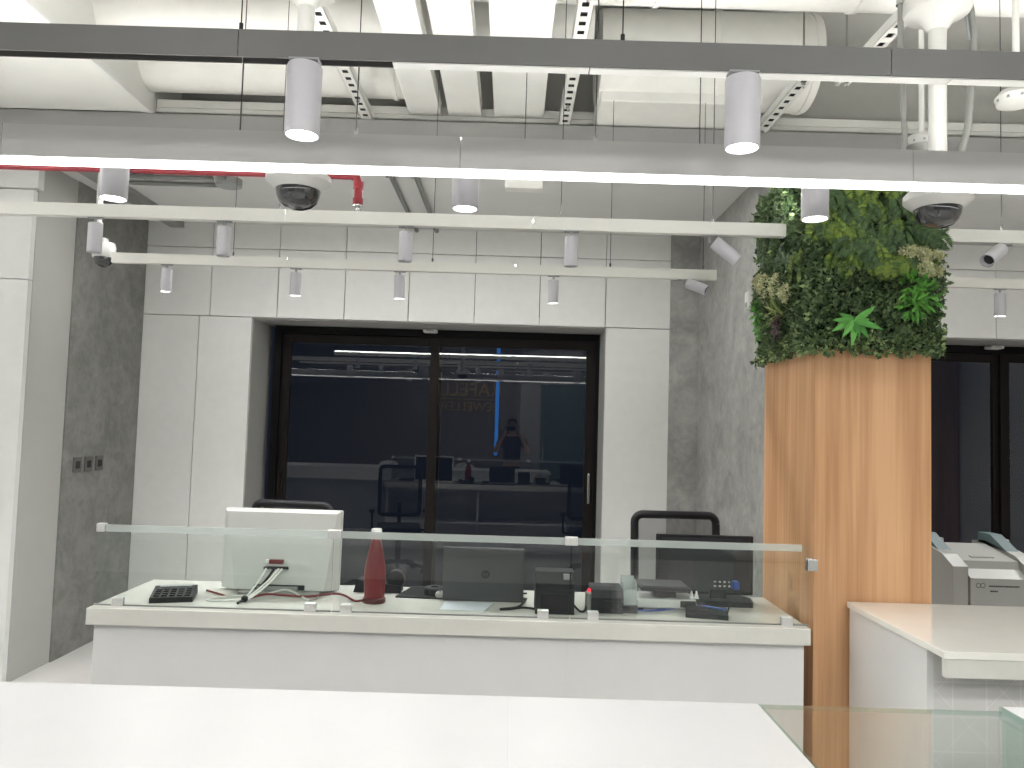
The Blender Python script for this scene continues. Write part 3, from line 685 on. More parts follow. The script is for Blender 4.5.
b.build('grass_tuft', M['l_gr'], pil)

# second oak column at the right end of the shop (seen mirrored in the right window)
oc = thing('oak_column', 'oak-clad column at the right wall, seen only mirrored in the right window', 'column', (5.25, 3.4, 0))
box1('wood_cladding', M['wood'], 5.02, 5.48, 3.15, 3.7, 0, 2.6, parent=oc, bev=.002)
box1('capital', M['lacq'], 5.01, 5.49, 3.14, 3.71, 2.6, 3.2, parent=oc, bev=.002)

# small white sensor and switch plates on walls
t = thing('wall_sensor', 'small white sensor on the pale plaster wall left of the pillar', 'sensor', (1.45, 4.74, 2.39))
b = MB(); b.box(1.435, 1.469, 4.70, 4.77, 2.39, 2.50, .010); b.build('casing', M['whitep'], t)
b = MB(); b.box(1.431, 1.436, 4.715, 4.755, 2.40, 2.43, .002); b.build('sensor_eye', M['lightgrey'], t)
names = ['dark grey wall socket plate on plaster, nearest the white left panels', 'dark grey wall socket plate on plaster, middle of three', 'dark grey wall socket plate on plaster, nearest the back wall']
for i, lb in enumerate(names):
    y0 = 5.235+.14*i; x = -2.955
    t = thing('socket_plate', lb, 'socket', (x, y0+.05, 1.23), 'three dark plates on the plaster wall')
    b = MB(); b.box(x, x+.010, y0, y0+.098, 1.225, 1.328, .003); b.build('plate', M['grey2'] if 'grey2' in M else mat('plate_grey', (.10, .10, .095), .5), t)
    b = MB(); b.box(x+.009, x+.0115, y0+.022, y0+.076, 1.25, 1.30, .001); b.build('insert', M['black2'], t)
    b = MB()
    for dy, dz in ((.035, .012), (.062, .012), (.049, .035)): b.box(x+.011, x+.0125, y0+dy-.004, y0+dy+.004, 1.25+dz-.003, 1.25+dz+.008)
    b.build('socket_holes', M['black'], t)

# ------------------------------------------------------------------ middle counter with glass
CX0, CX1, CZ = -1.554, 1.135, .90
cn = thing('reception_counter', 'long white reception counter with pale stone top in front of the window', 'counter', (-.2, 3.15, 0))
b = MB(); b.box(CX0, CX1, 2.90, 3.44, CZ-.062, CZ, .003); b.build('countertop', M['stone'], cn)
b = MB(); b.box(CX0+.018, .235, 2.93, 2.955, 0, CZ-.062); b.box(.2356, CX1-.015, 2.93, 2.955, 0, CZ-.062); b.build('front_panel', M['lacq'], cn)
b = MB(); b.box(CX0+.018, CX0+.043, 2.955, 3.42, 0, CZ-.062); b.build('side_panel', M['lacq'], cn)
b = MB(); b.box(CX1-.04, CX1-.015, 2.955, 3.42, 0, CZ-.062); b.build('side_panel', M['lacq'], cn)
b = MB(); b.box(-.4, -.375, 2.955, 3.38, 0, CZ-.062); b.box(CX0+.043, CX1-.04, 2.955, 3.38, .40, .42); b.build('shelf', M['lacq'], cn)
jx = [-1.556, -.655, .243, 1.147]
labs = ['clear upright glass screen on the counter, in front of the white monitor', 'clear upright glass screen on the counter, in front of the open laptop', 'clear upright glass screen on the counter, next to the pillar']
for i in range(3):
    x0, x1 = jx[i]+.003, jx[i+1]-.003
    t = thing('glass_screen', labs[i], 'glass screen', ((x0+x1)/2, 2.95, CZ), 'glass screens on the counter')
    b = MB(); b.box(x0, x1, 2.945, 2.953, CZ+.002, CZ+.30); b.build('pane', M['clear'], t)
    b = MB(); b.box(x0+(.01 if i == 0 else 0), x1-(.028 if i == 2 else 0), 2.9445, 2.9545, CZ+.276, CZ+.302, .001); b.build('top_rail', M['rail'], t)
    b = MB(); b.box(x0, x1, 2.944, 2.954, CZ+.0005, CZ+.005); b.build('bottom_seal', M['midgrey'], t)
def clip(x, z, label, w=.042, h=.03):
    t = thing('glass_clip', label, 'clip', (x, 2.95, z), 'metal clips holding the glass screens')
    b = MB(); b.box(x-w/2, x+w/2, 2.936, 2.9435, z, z+h, .002); b.box(x-w/2, x+w/2, 2.9545, 2.962, z, z+h, .002); b.box(x-w/2, x+w/2, 2.936, 2.962, z+h, z+h+.005, .001) if z > 1.0 else b.box(x-w/2, x+w/2, 2.936, 2.962, z-.0005, z+.001); b.build('clamp', M['satin'], t)
    b = MB()
    for s in (-.25, .25): b.cyl((x+s*w, 2.9358, z+h*.5), (x+s*w, 2.934, z+h*.5), .004, seg=10)
    b.build('screws', M['satin'], t)
clip(jx[0]+.018, CZ+.275, 'chrome clip at the top left corner of the glass screens', .03, .026)
clip(jx[1], CZ+.275, 'chrome clip joining two glass screens, beside the white monitor', .05, .026)
clip(jx[2], CZ+.275, 'chrome clip joining two glass screens, above the receipt printer', .048, .026)
for x, lb in ((-1.46, 'chrome clip at the foot of the glass, left of the calculator'), (-.735, 'chrome clip at the foot of the glass, below the white monitor'), (-.60, 'chrome clip at the foot of the glass, left of the red bottle'),
              (.142, 'chrome clip at the foot of the glass, in front of the receipt printer'), (.33, 'chrome clip at the foot of the glass, in front of the card terminal'), (1.06, 'chrome clip at the foot of the glass, next to the pillar')):
    clip(x, CZ+.0012, lb)
t = thing('glass_clip', 'chrome clip fixing the right glass screen to the oak pillar', 'clip', (1.157, 2.95, 1.10), 'metal clips holding the glass screens')
b = MB(); b.box(1.135, 1.174, 2.936, 2.9435, 1.105, 1.150, .002); b.box(1.135, 1.174, 2.9545, 2.962, 1.105, 1.150, .002); b.build('clamp', M['chrome'], t)
b = MB(); b.box(1.160, 1.1735, 2.9435, 2.99, 1.105, 1.150, .001); b.build('foot', M['chrome'], t)

# --- things on the counter
# all-in-one white monitor, back to us
t = thing('desktop_monitor', 'white all-in-one monitor seen from behind on the counter, cables plugged in', 'monitor', (-.955, 3.27, CZ))
b = MB(); b.box(-1.205, -.705, 3.30, 3.318, .904, 1.238, .006, rot=('X', math.radians(-3)), piv=(-.94, 3.31, .91)); b.build('screen_slab', M['aio'], t)
b = MB()
A = [(-1.20, 3.302, 1.236), (-.71, 3.302, 1.236), (-.71, 3.302, .906), (-1.20, 3.302, .906)]
Bk = [(-1.188, 3.285, 1.226), (-.722, 3.285, 1.226), (-.755, 3.235, .914), (-1.125, 3.235, .914)]
va = [b.bm.verts.new(p) for p in A]; vb = [b.bm.verts.new(p) for p in Bk]
for i in range(4): b.bm.faces.new((va[i], va[(i+1) % 4], vb[(i+1) % 4], vb[i]))
b.bm.faces.new(vb); b.bm.faces.new(va[::-1]); b.build('rear_cover', M['aio'], t)
b = MB(); b.box(-1.19, -.72, 3.3185, 3.3195, .93, 1.22, rot=('X', math.radians(-3)), piv=(-.94, 3.31, .91)); b.build('screen', M['black'], t)
b = MB(); b.box(-1.10, -.77, 3.20, 3.36, CZ, CZ+.012, .004); b.box(-1.03, -.86, 3.22, 3.30, CZ+.010, .93, .004); b.build('stand', M['lightgrey'], t)
b = MB(); b.box(-1.045, -.835, 3.232, 3.262, .915, .935, .003); b.build('stand_slot', M['black2'], t)
b = MB(); b.box(-1.005, -.91, 3.238, 3.255, 1.0, 1.008, .001)
for k in range(7): b.box(-1.01+k*.016, -1.004+k*.016, 3.240, 3.25, .9975, 1.0045)
b.build('ports', M['black'], t)
b = MB(); b.box(-.99, -.93, 3.244, 3.260, 1.018, 1.036, .003); b.build('port_label', M['red'], t)
b = MB(); b.box(-1.005, -.99, 3.244, 3.258, 1.018, 1.036, .003); b.build('plug', M['insert'], t)
# its cables
def cable(label, pts, r, m, grp='cables on the counter', name='cable'):
    # smooth the path by subdividing (Catmull-Rom)
    P = [Vector(p) for p in pts]; out = []
    for i in range(len(P)-1):
        p0, p1, p2, p3 = P[max(i-1, 0)], P[i], P[i+1], P[min(i+2, len(P)-1)]
        for k in range(6):
            s = k/6; out.append(.5*((2*p1)+(p2-p0)*s+(2*p0-5*p1+4*p2-p3)*s*s+(3*p1-p0-3*p2+p3)*s**3))
    out.append(P[-1]); b = MB(); b.tube(out, r, 8); o = b.build(name, m, smooth=True); return tag(o, label, 'cable', grp)
z0 = CZ+.005
cable('white cable from the monitor ports down to the black tie, left one', [(-.997, 3.236, 1.0), (-1.005, 3.18, .965), (-1.018, 3.10, .925), (-1.022, 3.06, .918)], .004, M['insert'])
cable('white cable from the monitor ports down to the black tie, middle one', [(-.945, 3.236, 1.0), (-.965, 3.17, .965), (-1.0, 3.09, .928), (-1.014, 3.06, .918)], .004, M['insert'])
cable('white cable from the monitor ports down to the black tie, right one', [(-.932, 3.236, 1.0), (-.955, 3.16, .96), (-.99, 3.08, .925), (-1.01, 3.06, .913)], .004, M['insert'])
cable('black cable from the monitor ports to the black tie', [(-.965, 3.234, .998), (-.978, 3.18, .965), (-1.0, 3.12, .93), (-1.02, 3.07, .915), (-1.035, 3.02, z0)], .005, M['black'])
cable('red cable looping from the white monitor to the red bottle', [(-1.015, 3.06, .913), (-.96, 3.12, .92), (-.90, 3.15, .912), (-.80, 3.17, z0), (-.70, 3.18, z0+.012), (-.65, 3.16, z0+.01), (-.60, 3.12, z0), (-.56, 3.16, z0)], .0045, M['red'])
cable('white cable curling over the counter in front of the monitor', [(-1.02, 3.06, .912), (-1.11, 3.05, z0), (-1.17, 3.06, z0), (-1.12, 3.13, z0), (-1.0, 3.16, z0), (-.90, 3.19, z0+.02), (-.83, 3.17, z0), (-.78, 3.10, z0)], .0035, M['whitep'])
cable('grey cable looping on the counter right of the monitor stand', [(-.80, 3.22, z0), (-.76, 3.16, z0), (-.78, 3.08, z0), (-.74, 3.04, z0)], .003, M['grey'])
t = thing('cable_tie', 'black round tie bunching the cables in front of the monitor', 'cable tie', (-1.02, 3.06, .905))
b = MB(); b.lathe((-1.02, 3.055, .915), [(.006, -.012), (.013, -.006), (.013, .006), (.006, .012)], 16); b.build('ring', M['black'], t, smooth=True)
b = MB(); b.box(-1.032, -1.02, 3.035, 3.045, .905, .912, .001); b.build('tail', M['black'], t)
# calculator
t = thing('calculator', 'black desk calculator on the left end of the counter', 'calculator', (-1.315, 3.10, CZ), rz=math.radians(16))
b = MB(); vs = b.prism([(-.085, 0), (.085, 0), (.085, .03), (.06, .038), (-.085, .02)], 'x', -.078, .078); b.build('body', M['black'], t, local=True)
b = MB(); b.box(-.06, .06, .04, .075, .034, .0385, .001, rot=('X', math.radians(0)), piv=(0, 0, 0)); b.build('display', M['grey'], t, local=True)
b = MB()
for i in range(5):
    for j in range(4): zz = .020+(j*.025+.03)/.145*.016; b.box(-.066+i*.028, -.046+i*.028, -.072+j*.025, -.056+j*.025, zz-.004, zz+.004, .001)
b.build('keypad', M['black'], t, local=True)
# pencil
t = thing('pencil', 'red pencil lying on the counter beside the calculator', 'pencil', (-1.18, 3.19, CZ+.004), rz=math.radians(-38))
b = MB(); b.cyl((-.065, 0, 0), (.055, 0, 0), .004, seg=6); b.build('shaft', M['red'], t, local=True)
b = MB(); b.cyl((.055, 0, 0), (.072, 0, 0), .004, .0006, seg=6); b.build('tip', M['gold'], t, local=True)
b = MB(); b.cyl((-.074, 0, 0), (-.065, 0, 0), .0042, seg=8); b.build('end_cap', M['darkred'], t, local=True)
# bottle
t = thing('bottle', 'tall red tapered bottle with white cap standing behind the glass', 'bottle', (-.527, 3.13, CZ))
b = MB(); b.lathe((-.527, 3.13, CZ), [(.040, .020), (.041, .04), (.043, .09), (.042, .13), (.036, .17), (.027, .21), (.018, .25), (.0145, .272)], 40); b.build('body', M['red'], t, smooth=True)
b = MB(); b.lathe((-.527, 3.13, CZ), [(.045, 0), (.046, .004), (.045, .018), (.038, .022)], 40); b.build('base', M['darkred'], t, smooth=True)
b = MB(); b.lathe((-.527, 3.13, CZ), [(.0205, .268), (.021, .272), (.021, .288), (.019, .291)], 28); b.build('cap', M['insert'], t, smooth=True)
# tape dispenser behind the bottle
t = thing('tape_dispenser', 'black tape dispenser behind the red bottle', 'tape dispenser', (-.54, 3.34, CZ))
b = MB(); b.prism([(-.645, .0), (-.445, .0), (-.445, .03), (-.50, .035), (-.58, .045), (-.63, .055)], 'y', 3.30, 3.38); 
for v in b.bm.verts: v.co.z += CZ
b.build('body', M['black2'], t)
b = MB(); b.cyl((-.47, 3.312, CZ+.055), (-.47, 3.368, CZ+.055), .036, seg=28); b.build('tape_roll', M['black2'], t, smooth=True)
# mouse pad, mouse
t = thing('mouse_pad', 'black mouse pad lying on the counter left of the laptop', 'mouse pad', (-.345, 3.33, CZ))
b = MB(); vs = b.prism([(-.455, 3.22), (-.245, 3.21), (-.235, 3.43), (-.41, 3.44)], 'z', CZ, CZ+.006); b.build('pad', M['black2'], t)
b = MB(); b.prism([(-.445, 3.228), (-.253, 3.219), (-.244, 3.422), (-.405, 3.431)], 'z', CZ+.006, CZ+.0068); b.build('pad_surface', M['black'], t)
t = thing('tape_roll', 'grey round roll of tape lying on the mouse pad', 'tape', (-.30, 3.27, CZ+.0068))
b = MB(); b.lathe((-.30, 3.275, CZ+.0068), [(.016, .0), (.042, 0), (.043, .006), (.043, .026), (.038, .031), (.016, .031), (.016, .0)], 36, False, False); b.build('roll', M['black2'], t, smooth=True)
b = MB(); b.lathe((-.30, 3.275, CZ+.0068), [(.0155, .001), (.0155, .026), (.002, .026)], 20); b.build('core', M['black2'], t)
t = thing('computer_mouse', 'small grey computer mouse beside the laptop corner', 'mouse', (-.268, 3.215, CZ+.006))
b = MB(); b.box(-.29, -.250, 3.20, 3.255, CZ+.0068, CZ+.030, .010, seg=3); b.build('shell', M['lightgrey'], t, smooth=True)
b = MB(); b.cyl((-.272, 3.21, CZ+.030), (-.268, 3.21, CZ+.030), .004, seg=10); b.build('scroll_wheel', M['black'], t)
# laptop, lid toward us
t = thing('laptop', 'open grey laptop seen from behind its lid on the counter', 'laptop', (-.09, 3.27, CZ))
b = MB(); b.box(-.258, .072, 3.19, 3.42, CZ+.001, CZ+.018, .004); b.build('base', M['silver'], t)
b = MB(); b.box(-.24, .055, 3.22, 3.33, CZ+.018, CZ+.0195); b.build('keyboard', M['black'], t)
pv = (-.09, 3.195, CZ+.012); rx = ('X', math.radians(7))
b = MB(); b.box(-.258, .072, 3.190, 3.198, CZ+.010, CZ+.225, .003, rot=rx, piv=pv); lid = b.build('lid', M['silver'], t)
b = MB(); b.box(-.25, .064, 3.198, 3.199, CZ+.022, CZ+.218, rot=rx, piv=pv); b.build('screen', M['black'], lid)
b = MB()
def ring(b, cx, y, cz, r0, r1, seg=32):
    prev = None; vs = []
    for k in range(seg):
        a = 2*math.pi*k/seg
        vs.append((b.bm.verts.new((cx+r0*math.cos(a), y, cz+r0*math.sin(a))), b.bm.verts.new((cx+r1*math.cos(a), y, cz+r1*math.sin(a)))))
    for k in range(seg): q, s = vs[k], vs[(k+1) % seg]; b.bm.faces.new((q[0], s[0], s[1], q[1]))
    return [v for p in vs for v in p]
b = MB(); cx, cz = -.085, CZ+.115
vs = ring(b, cx, 3.1888, cz, .0005, .017)
b.rot(list(b.bm.verts), rx, pv); b.build('logo', M['black'], lid)
b = MB()   # the two slanted letters h and p inside the disc
def stroke(x0, z0, x1, z1, w=.0014): 
    n = Vector((z1-z0, 0, -(x1-x0))).normalized()*w; p, q = Vector((cx+x0, 3.1882, cz+z0)), Vector((cx+x1, 3.1882, cz+z1))
    b.face([p-n, q-n, q+n, p+n])
stroke(-.0105, -.007, -.0055, .012); stroke(-.008, .003, -.0028, .0045); stroke(-.0028, .0045, -.0052, -.007)
stroke(.0005, -.012, .0052, .0055); stroke(.0045, .0045, .0095, .0045); stroke(.0095, .0045, .0072, -.006); stroke(.0072, -.006, .0022, -.006)
b.rot(list(b.bm.verts), rx, pv); b.build('logo_letters', M['silver'], lid)
b = MB(); b.box(.072, .082, 3.21, 3.235, CZ+.008, CZ+.014, .001); b.box(.072, .088, 3.235, 3.25, CZ+.026, CZ+.031, .001); b.build('plugged_connector', M['black'], t)
tag(cable('black cable running from the laptop to the receipt printer', [(.085, 3.22, CZ+.011), (.05, 3.10, z0), (-.02, 3.05, z0), (.02, 3.06, z0), (.07, 3.09, z0), (.12, 3.07, z0)], .0045, M['black']))
t = thing('paper_sheet', 'pale bluish sheet of paper lying in front of the laptop', 'paper', (-.16, 3.10, CZ))
b = MB(); b.prism([(-.255, 3.03), (-.085, 3.02), (-.05, 3.17), (-.245, 3.18)], 'z', CZ+.0003, CZ+.0015); b.build('sheet', M['paper'], t)
b = MB(); b.prism([(-.083, 3.02), (-.078, 3.02), (-.044, 3.17), (-.049, 3.17)], 'z', CZ+.0003, CZ+.0018); b.build('spine', M['grey'], t)
# receipt printer
t = thing('receipt_printer', 'black receipt printer behind the glass joint', 'printer', (.19, 3.07, CZ))
b = MB(); b.prism([(3.01, CZ), (3.17, CZ), (3.17, CZ+.14), (3.14, CZ+.155), (3.05, CZ+.155), (3.02, CZ+.115), (3.02, CZ+.095), (3.01, CZ+.09)], 'x', .115, .265); b.build('body', M['black2'], t)
b = MB(); b.box(.135, .245, 3.005, 3.015, CZ+.012, CZ+.078, .003); b.build('front_plate', M['black'], t)
b = MB(); b.box(.15, .23, 3.022, 3.03, CZ+.10, CZ+.108, .001, rot=('X', math.radians(-30)), piv=(.19, 3.02, CZ+.10)); b.build('paper_slot', M['black'], t)
b = MB(); b.box(.222, .246, 3.03, 3.045, CZ+.128, CZ+.150, .003); b.build('feed_button', M['grey'], t)
cable('black cable curling from the receipt printer to the card terminal', [(.262, 3.08, CZ+.03), (.29, 3.06, z0), (.31, 3.05, z0+.005), (.325, 3.09, z0+.03), (.35, 3.10, z0+.035), (.37, 3.10, z0+.03)], .0045, M['black'])
# card terminal box
t = thing('card_terminal', 'low black box with a red light right of the receipt printer', 'terminal', (.40, 3.10, CZ))
b = MB(); b.prism([(3.05, CZ), (3.17, CZ), (3.17, CZ+.095), (3.06, CZ+.088), (3.045, CZ+.06)], 'x', .335, .46); b.build('body', M['black2'], t)
b = MB(); b.box(.385, .45, 3.040, 3.05, CZ+.02, CZ+.05, .002); b.build('screen', M['black'], t)
b = MB(); b.box(.315, .34, 3.06, 3.11, CZ, CZ+.075, .006); b.build('holder', M['midgrey'], t)
b = MB(); b.lathe((.328, 3.085, CZ+.082), [(.002, -.007), (.006, -.004), (.006, .003), (.002, .006)], 12); b.build('indicator_light', M['redled'], t)
t = thing('plastic_tray', 'cloudy plastic box between the card terminal and the scale', 'box', (.49, 3.12, CZ))
b = MB(); b.box(.462, .515, 3.07, 3.08, CZ+.002, CZ+.09); b.box(.462, .515, 3.15, 3.16, CZ+.002, CZ+.13); b.box(.462, .467, 3.07, 3.16, CZ+.002, CZ+.12); b.box(.51, .515, 3.07, 3.16, CZ+.002, CZ+.12); b.build('walls', M['clearplastic'], t)
b = MB(); b.box(.460, .518, 3.06, 3.165, CZ, CZ+.03, .003); b.build('base', M['black2'], t)
# scale
t = thing('jewellery_scale', 'silver and black weighing scale behind the right glass screen', 'scale', (.64, 3.2, CZ))
b = MB(); b.box(.525, .765, 3.13, 3.27, CZ+.008, CZ+.045, .006); b.build('body', M['whitep'], t)
for x in (.545, .745):
    for y in (3.15, 3.25): b = MB(); b.cyl((x, y, CZ), (x, y, CZ+.0082), .012, seg=14); b.build('foot', M['black2'], t)
b = MB(); b.box(.60, .69, 3.16, 3.25, CZ+.045, CZ+.082, .004); b.build('support', M['black'], t)
b = MB(); b.box(.535, .735, 3.095, 3.262, CZ+.082, CZ+.096, .004); b.build('weighing_plate', M['black2'], t)
b = MB(); b.box(.545, .725, 3.105, 3.252, CZ+.096, CZ+.100, .003); b.build('plate_cover', M['silver'], t)
b = MB(); b.box(.70, .762, 3.125, 3.131, CZ+.015, CZ+.04, .001); b.build('display', M['black'], t)
for x in (.752, .772): b = MB(); b.prism([(x-.008, CZ+.045), (x+.008, CZ+.045), (x, CZ+.075)], 'y', 3.15, 3.17); b.build('guard', M['insert'], t)
cable('thin blue cable lying across the counter in front of the scale', [(.515, 3.09, CZ+.008), (.58, 3.10, z0), (.66, 3.14, z0), (.73, 3.13, z0+.012), (.79, 3.09, z0+.025), (.85, 3.02, CZ+.034)], .004, M['blue'])
# card reader
t = thing('card_reader', 'flat black card reader near the pillar end of the counter', 'card reader', (.79, 3.05, CZ), rz=math.radians(-12))
b = MB(); b.prism([(-.045, 0), (.045, 0), (.045, .030), (-.045, .018)], 'x', -.085, .075); b.build('body', M['black2'], t, local=True)
b = MB(); b.box(-.07, .0, -.03, .03, .0245, .0262, .001); b.build('screen', M['black'], t, local=True)
b = MB(); b.cyl((.072, -.02, .02), (.082, -.02, .06), .003, seg=8); b.build('antenna', M['black'], t, local=True)
# black monitor on the right, back to us
t = thing('desktop_monitor', 'black monitor seen from behind near the pillar, blue plug in its ports', 'monitor', (.85, 3.30, CZ))
b = MB(); b.box(.635, 1.050, 3.315, 3.33, .930, 1.180, .005); b.build('screen_slab', M['black'], t)
b = MB(); A = [(.65, 3.316, 1.17), (1.04, 3.316, 1.17), (1.04, 3.316, .94), (.65, 3.316, .94)]; Bk = [(.68, 3.285, 1.14), (.955, 3.285, 1.14), (.955, 3.275, .965), (.68, 3.275, .965)]
va = [b.bm.verts.new(p) for p in A]; vb = [b.bm.verts.new(p) for p in Bk]
for i in range(4): b.bm.faces.new((va[i], va[(i+1) % 4], vb[(i+1) % 4], vb[i]))
b.bm.faces.new(vb); b.bm.faces.new(va[::-1]); b.build('rear_cover', M['black2'], t)
b = MB(); b.box(.86, .93, 3.286, 3.312, CZ+.01, .98, .004); b.build('stand_neck', M['black'], t)
b = MB(); b.prism([(.80, 3.22), (1.02, 3.22), (1.035, 3.30), (1.0, 3.38), (.80, 3.38)], 'z', CZ, CZ+.022); b.build('stand_base', M['black'], t)
b = MB()
for k in range(8): b.box(.87+(k % 4)*.02, .88+(k % 4)*.02, 3.268, 3.28, .972+(k//4)*.018, .98+(k//4)*.018)
b.build('ports', M['chrome'], t)
b = MB(); b.box(.945, .972, 3.245, 3.284, .966, 1.0, .004); b.build('video_plug', M['blue'], t)

# ------------------------------------------------------------------ office chairs behind the counter
def office_chair(x, y, rz, label, z=0.0):
    t = thing('office_chair', label, 'chair', (x, y, 0), 'office chairs behind the counter', rz)
    H = 1.165-z
    # back frame: rounded rectangle loop of tube, facing -y (back toward camera)
    b = MB(); W = .225
    def loop(w, z0, z1, r, y0):
        pts = []
        for (sx, sz, a0) in ((1, 1, 0), (-1, 1, 90), (-1, -1, 180), (1, -1, 270)):
            for k in range(6):
                a = math.radians(a0+k*18); zc_ = (z1-r) if sz > 0 else (z0+r)
                zz = zc_+r*math.sin(a); xx = sx*(w-r)+r*math.cos(a)
                pts.append((xx, y0-.04*(1-(xx/w)**2)+.05*((zz-z0)/(z1-z0))**2, zz))
        return pts
    P = loop(W, .60, H, .045, -.22)
    ring_ = P+[P[0]]
    b.tube(ring_, .022, 10); b.build('back_frame', M['black'], t, smooth=True, local=True)
    b = MB()
    N = 10; grid = []
    for i in range(N+1):
        row = []
        for j in range(N+1):
            xx = -W+.012+(2*W-.024)*j/N; zz = .61+(H-.62)*i/N
            row.append(b.bm.verts.new((xx, -.22-.04*(1-(xx/W)**2)+.05*((zz-.6)/(H-.6))**2, zz)))
        grid.append(row)
    for i in range(N):
        for j in range(N): b.bm.faces.new((grid[i][j], grid[i][j+1], grid[i+1][j+1], grid[i+1][j]))
    b.build('mesh_back', M['meshsee'], t, smooth=True, local=True)
    b = MB(); b.box(-.24, .24, -.22, .25, .44, .52, .035, seg=3); b.build('seat', M['meshf'], t, smooth=True, local=True)
    b = MB(); b.tube([(0, -.05, .43), (0, -.27, .45), (0, -.30, .60), (0, -.265, .72)], .022, 10); b.build('back_support', M['black'], t, smooth=True, local=True)
    for s in (-1, 1):
        b = MB(); b.tube([(s*.20, .0, .45), (s*.29, .0, .47), (s*.295, .0, .66)], .014, 8); b.box(s*.295-.035, s*.295+.035, -.12, .12, .66, .685, .010); b.build('armrest', M['black'], t, local=True)
    b = MB(); b.cyl((0, 0, .10), (0, 0, .44), .03, seg=16); b.build('gas_lift', M['black2'], t, local=True)
    for k in range(5):
        a = k*2*math.pi/5+.3; c, s = math.cos(a), math.sin(a)
        b = MB(); b.tube([(0, 0, .12), (.15*c, .15*s, .105), (.29*c, .29*s, .075)], .018, 8); b.build('base_leg', M['black'], t, local=True)
        b = MB(); b.cyl((.30*c-.02*s, .30*s+.02*c, .03), (.30*c+.02*s, .30*s-.02*c, .03), .03, seg=14); b.build('caster', M['black2'], t, local=True)
    return t
office_chair(.905, 4.42, math.radians(3), 'black mesh office chair behind the right monitor')
office_chair(-1.20, 4.58, math.radians(-8), 'black mesh office chair behind the white monitor', .02)

# ------------------------------------------------------------------ right white counter
rc = thing('display_counter', 'glossy white display counter standing in front of the oak pillar', 'counter', (2.2, 2.66, 0))
b = MB(); b.box(1.298, 3.4, 2.312, 2.970, .968, .990, .002); b.build('countertop', M['stone_g'], rc)
b = MB(); b.box(1.306, 3.4, 2.316, 2.34, .912, .967, .001); b.build('apron', M['stone'], rc)
b = MB(); b.box(1.306, 1.326, 2.42, 2.965, 0, .967); b.build('side_panel', M['lacq'], rc)
b = MB(); b.box(1.326, 3.4, 2.425, 2.445, 0, .967); b.build('front_panel', M['film'], rc)
b = MB(); b.box(1.336, 3.4, 2.94, 2.96, 0, .967); b.build('rear_panel', M['lacq'], rc)
# desk and counting machine beyond
dk = thing('side_desk', 'white desk behind the display counter carrying the grey machine', 'desk', (2.6, 3.75, 0))
b = MB(); b.box(1.95, 3.6, 3.42, 4.25, .77, .80, .003); b.build('desktop', M['lacq'], dk)
for x in (1.99, 3.56):
    b = MB(); b.box(x-.02, x+.02, 3.46, 4.20, 0, .77, .002); b.build('leg', M['lacq'], dk)
mc = thing('counting_machine', 'light grey counting machine with teal guides, right of the pillar', 'machine', (2.28, 3.8, .80))
y0 = 3.62
side = [(y0, .80), (4.05, .80), (4.05, 1.10), (3.95, 1.115), (y0+.09, 1.075), (y0, 1.03)]
for x0, x1 in ((2.075, 2.145), (2.42, 2.49)):
    b = MB(); b.prism(side, 'x', x0, x1); b.build('side_cheek', M['lightgrey'], mc)
b = MB(); b.prism([(y0-.012, .80), (4.04, .80), (4.04, 1.085), (3.93, 1.098), (y0+.06, 1.05), (y0+.045, 1.015), (y0-.012, .98)], 'x', 2.149, 2.416); b.build('front_cover', M['lightgrey'], mc)
b = MB(); b.box(2.22, 2.33, y0+.10, y0+.125, 1.052, 1.062, .001, rot=('X', math.radians(8)), piv=(2.2, y0+.1, 1.055)); b.build('handle_slot', M['midgrey'], mc)
for x in (2.09, 2.42):
    b = MB(); b.prism([(3.76, 1.08), (4.0, 1.10), (4.0, 1.15), (3.90, 1.15)], 'x', x, x+.06); b.build('paper_guide', M['teal'], mc)
    b = MB(); b.box(x+.065, x+.10, 3.90, 3.94, 1.085, 1.125, .003); b.build('guide_block', M['lightgrey'], mc)
b = MB()
vs = ring(b, 2.185, y0-.0125, .948, .009, .0115); vs2 = ring(b, 2.206, y0-.0125, .948, .009, .0115)
for x0, x1, z in ((2.235, 2.375, .946), (2.24, 2.275, .923)):
    x = x0
    while x < x1: wd = .004+.005*R(); b.box(x, min(x+wd, x1), y0-.0135, y0-.0125, z-.0035, z+.0035); x += wd+.0025
b.build('printed_logo', M['black2'], mc)

# ------------------------------------------------------------------ near display cases
fc = thing('showcase', 'bright white-topped showcase counter along the bottom of the picture', 'counter', (-1.4, 1.5, 0))
b = MB(); b.box(-4.0, .0118, .95, 1.853, .955, .980, .0001); b.box(.0121, .600, .95, 1.853, .955, .980, .0001); b.build('countertop', M['whitetop'], fc)
b = MB(); b.box(.600, .608, .95, 1.853, .955, .980, .001); b.build('glass_edge', M['gedge'], fc)
b = MB(); b.box(-4.0, .585, 1.78, 1.80, .80, .955); b.box(-4.0, .585, 1.0, 1.02, 0, .955); b.box(.565, .585, 1.02, 1.78, 0, .955); b.box(-4.0, .585, 1.02, 1.80, .05, .08); b.build('body', M['lacq'], fc)
b = MB(); b.box(-4.0, .565, 1.70, 1.715, .08, .80); b.build('rear_doors', M['grey'], fc)
t = thing('glass_shelf', 'flat clear glass sheet bridging the two near showcases', 'glass', (.9, 1.5, .97))
b = MB(); b.box(.6085, 1.172, .95, 1.846, .970, .980); b.build('sheet', M['clear'], t)
b = MB(); b.box(.6085, 1.172, 1.8462, 1.849, .970, .980); b.build('polished_edge', M['gedge'], t)
f2 = thing('showcase', 'white-topped glass showcase at the bottom right corner of the picture', 'counter', (1.9, 1.5, 0))
b = MB(); b.box(1.186, 2.8, .95, 1.868, .965, .985, .002); b.build('countertop', M['whitetop'], f2)
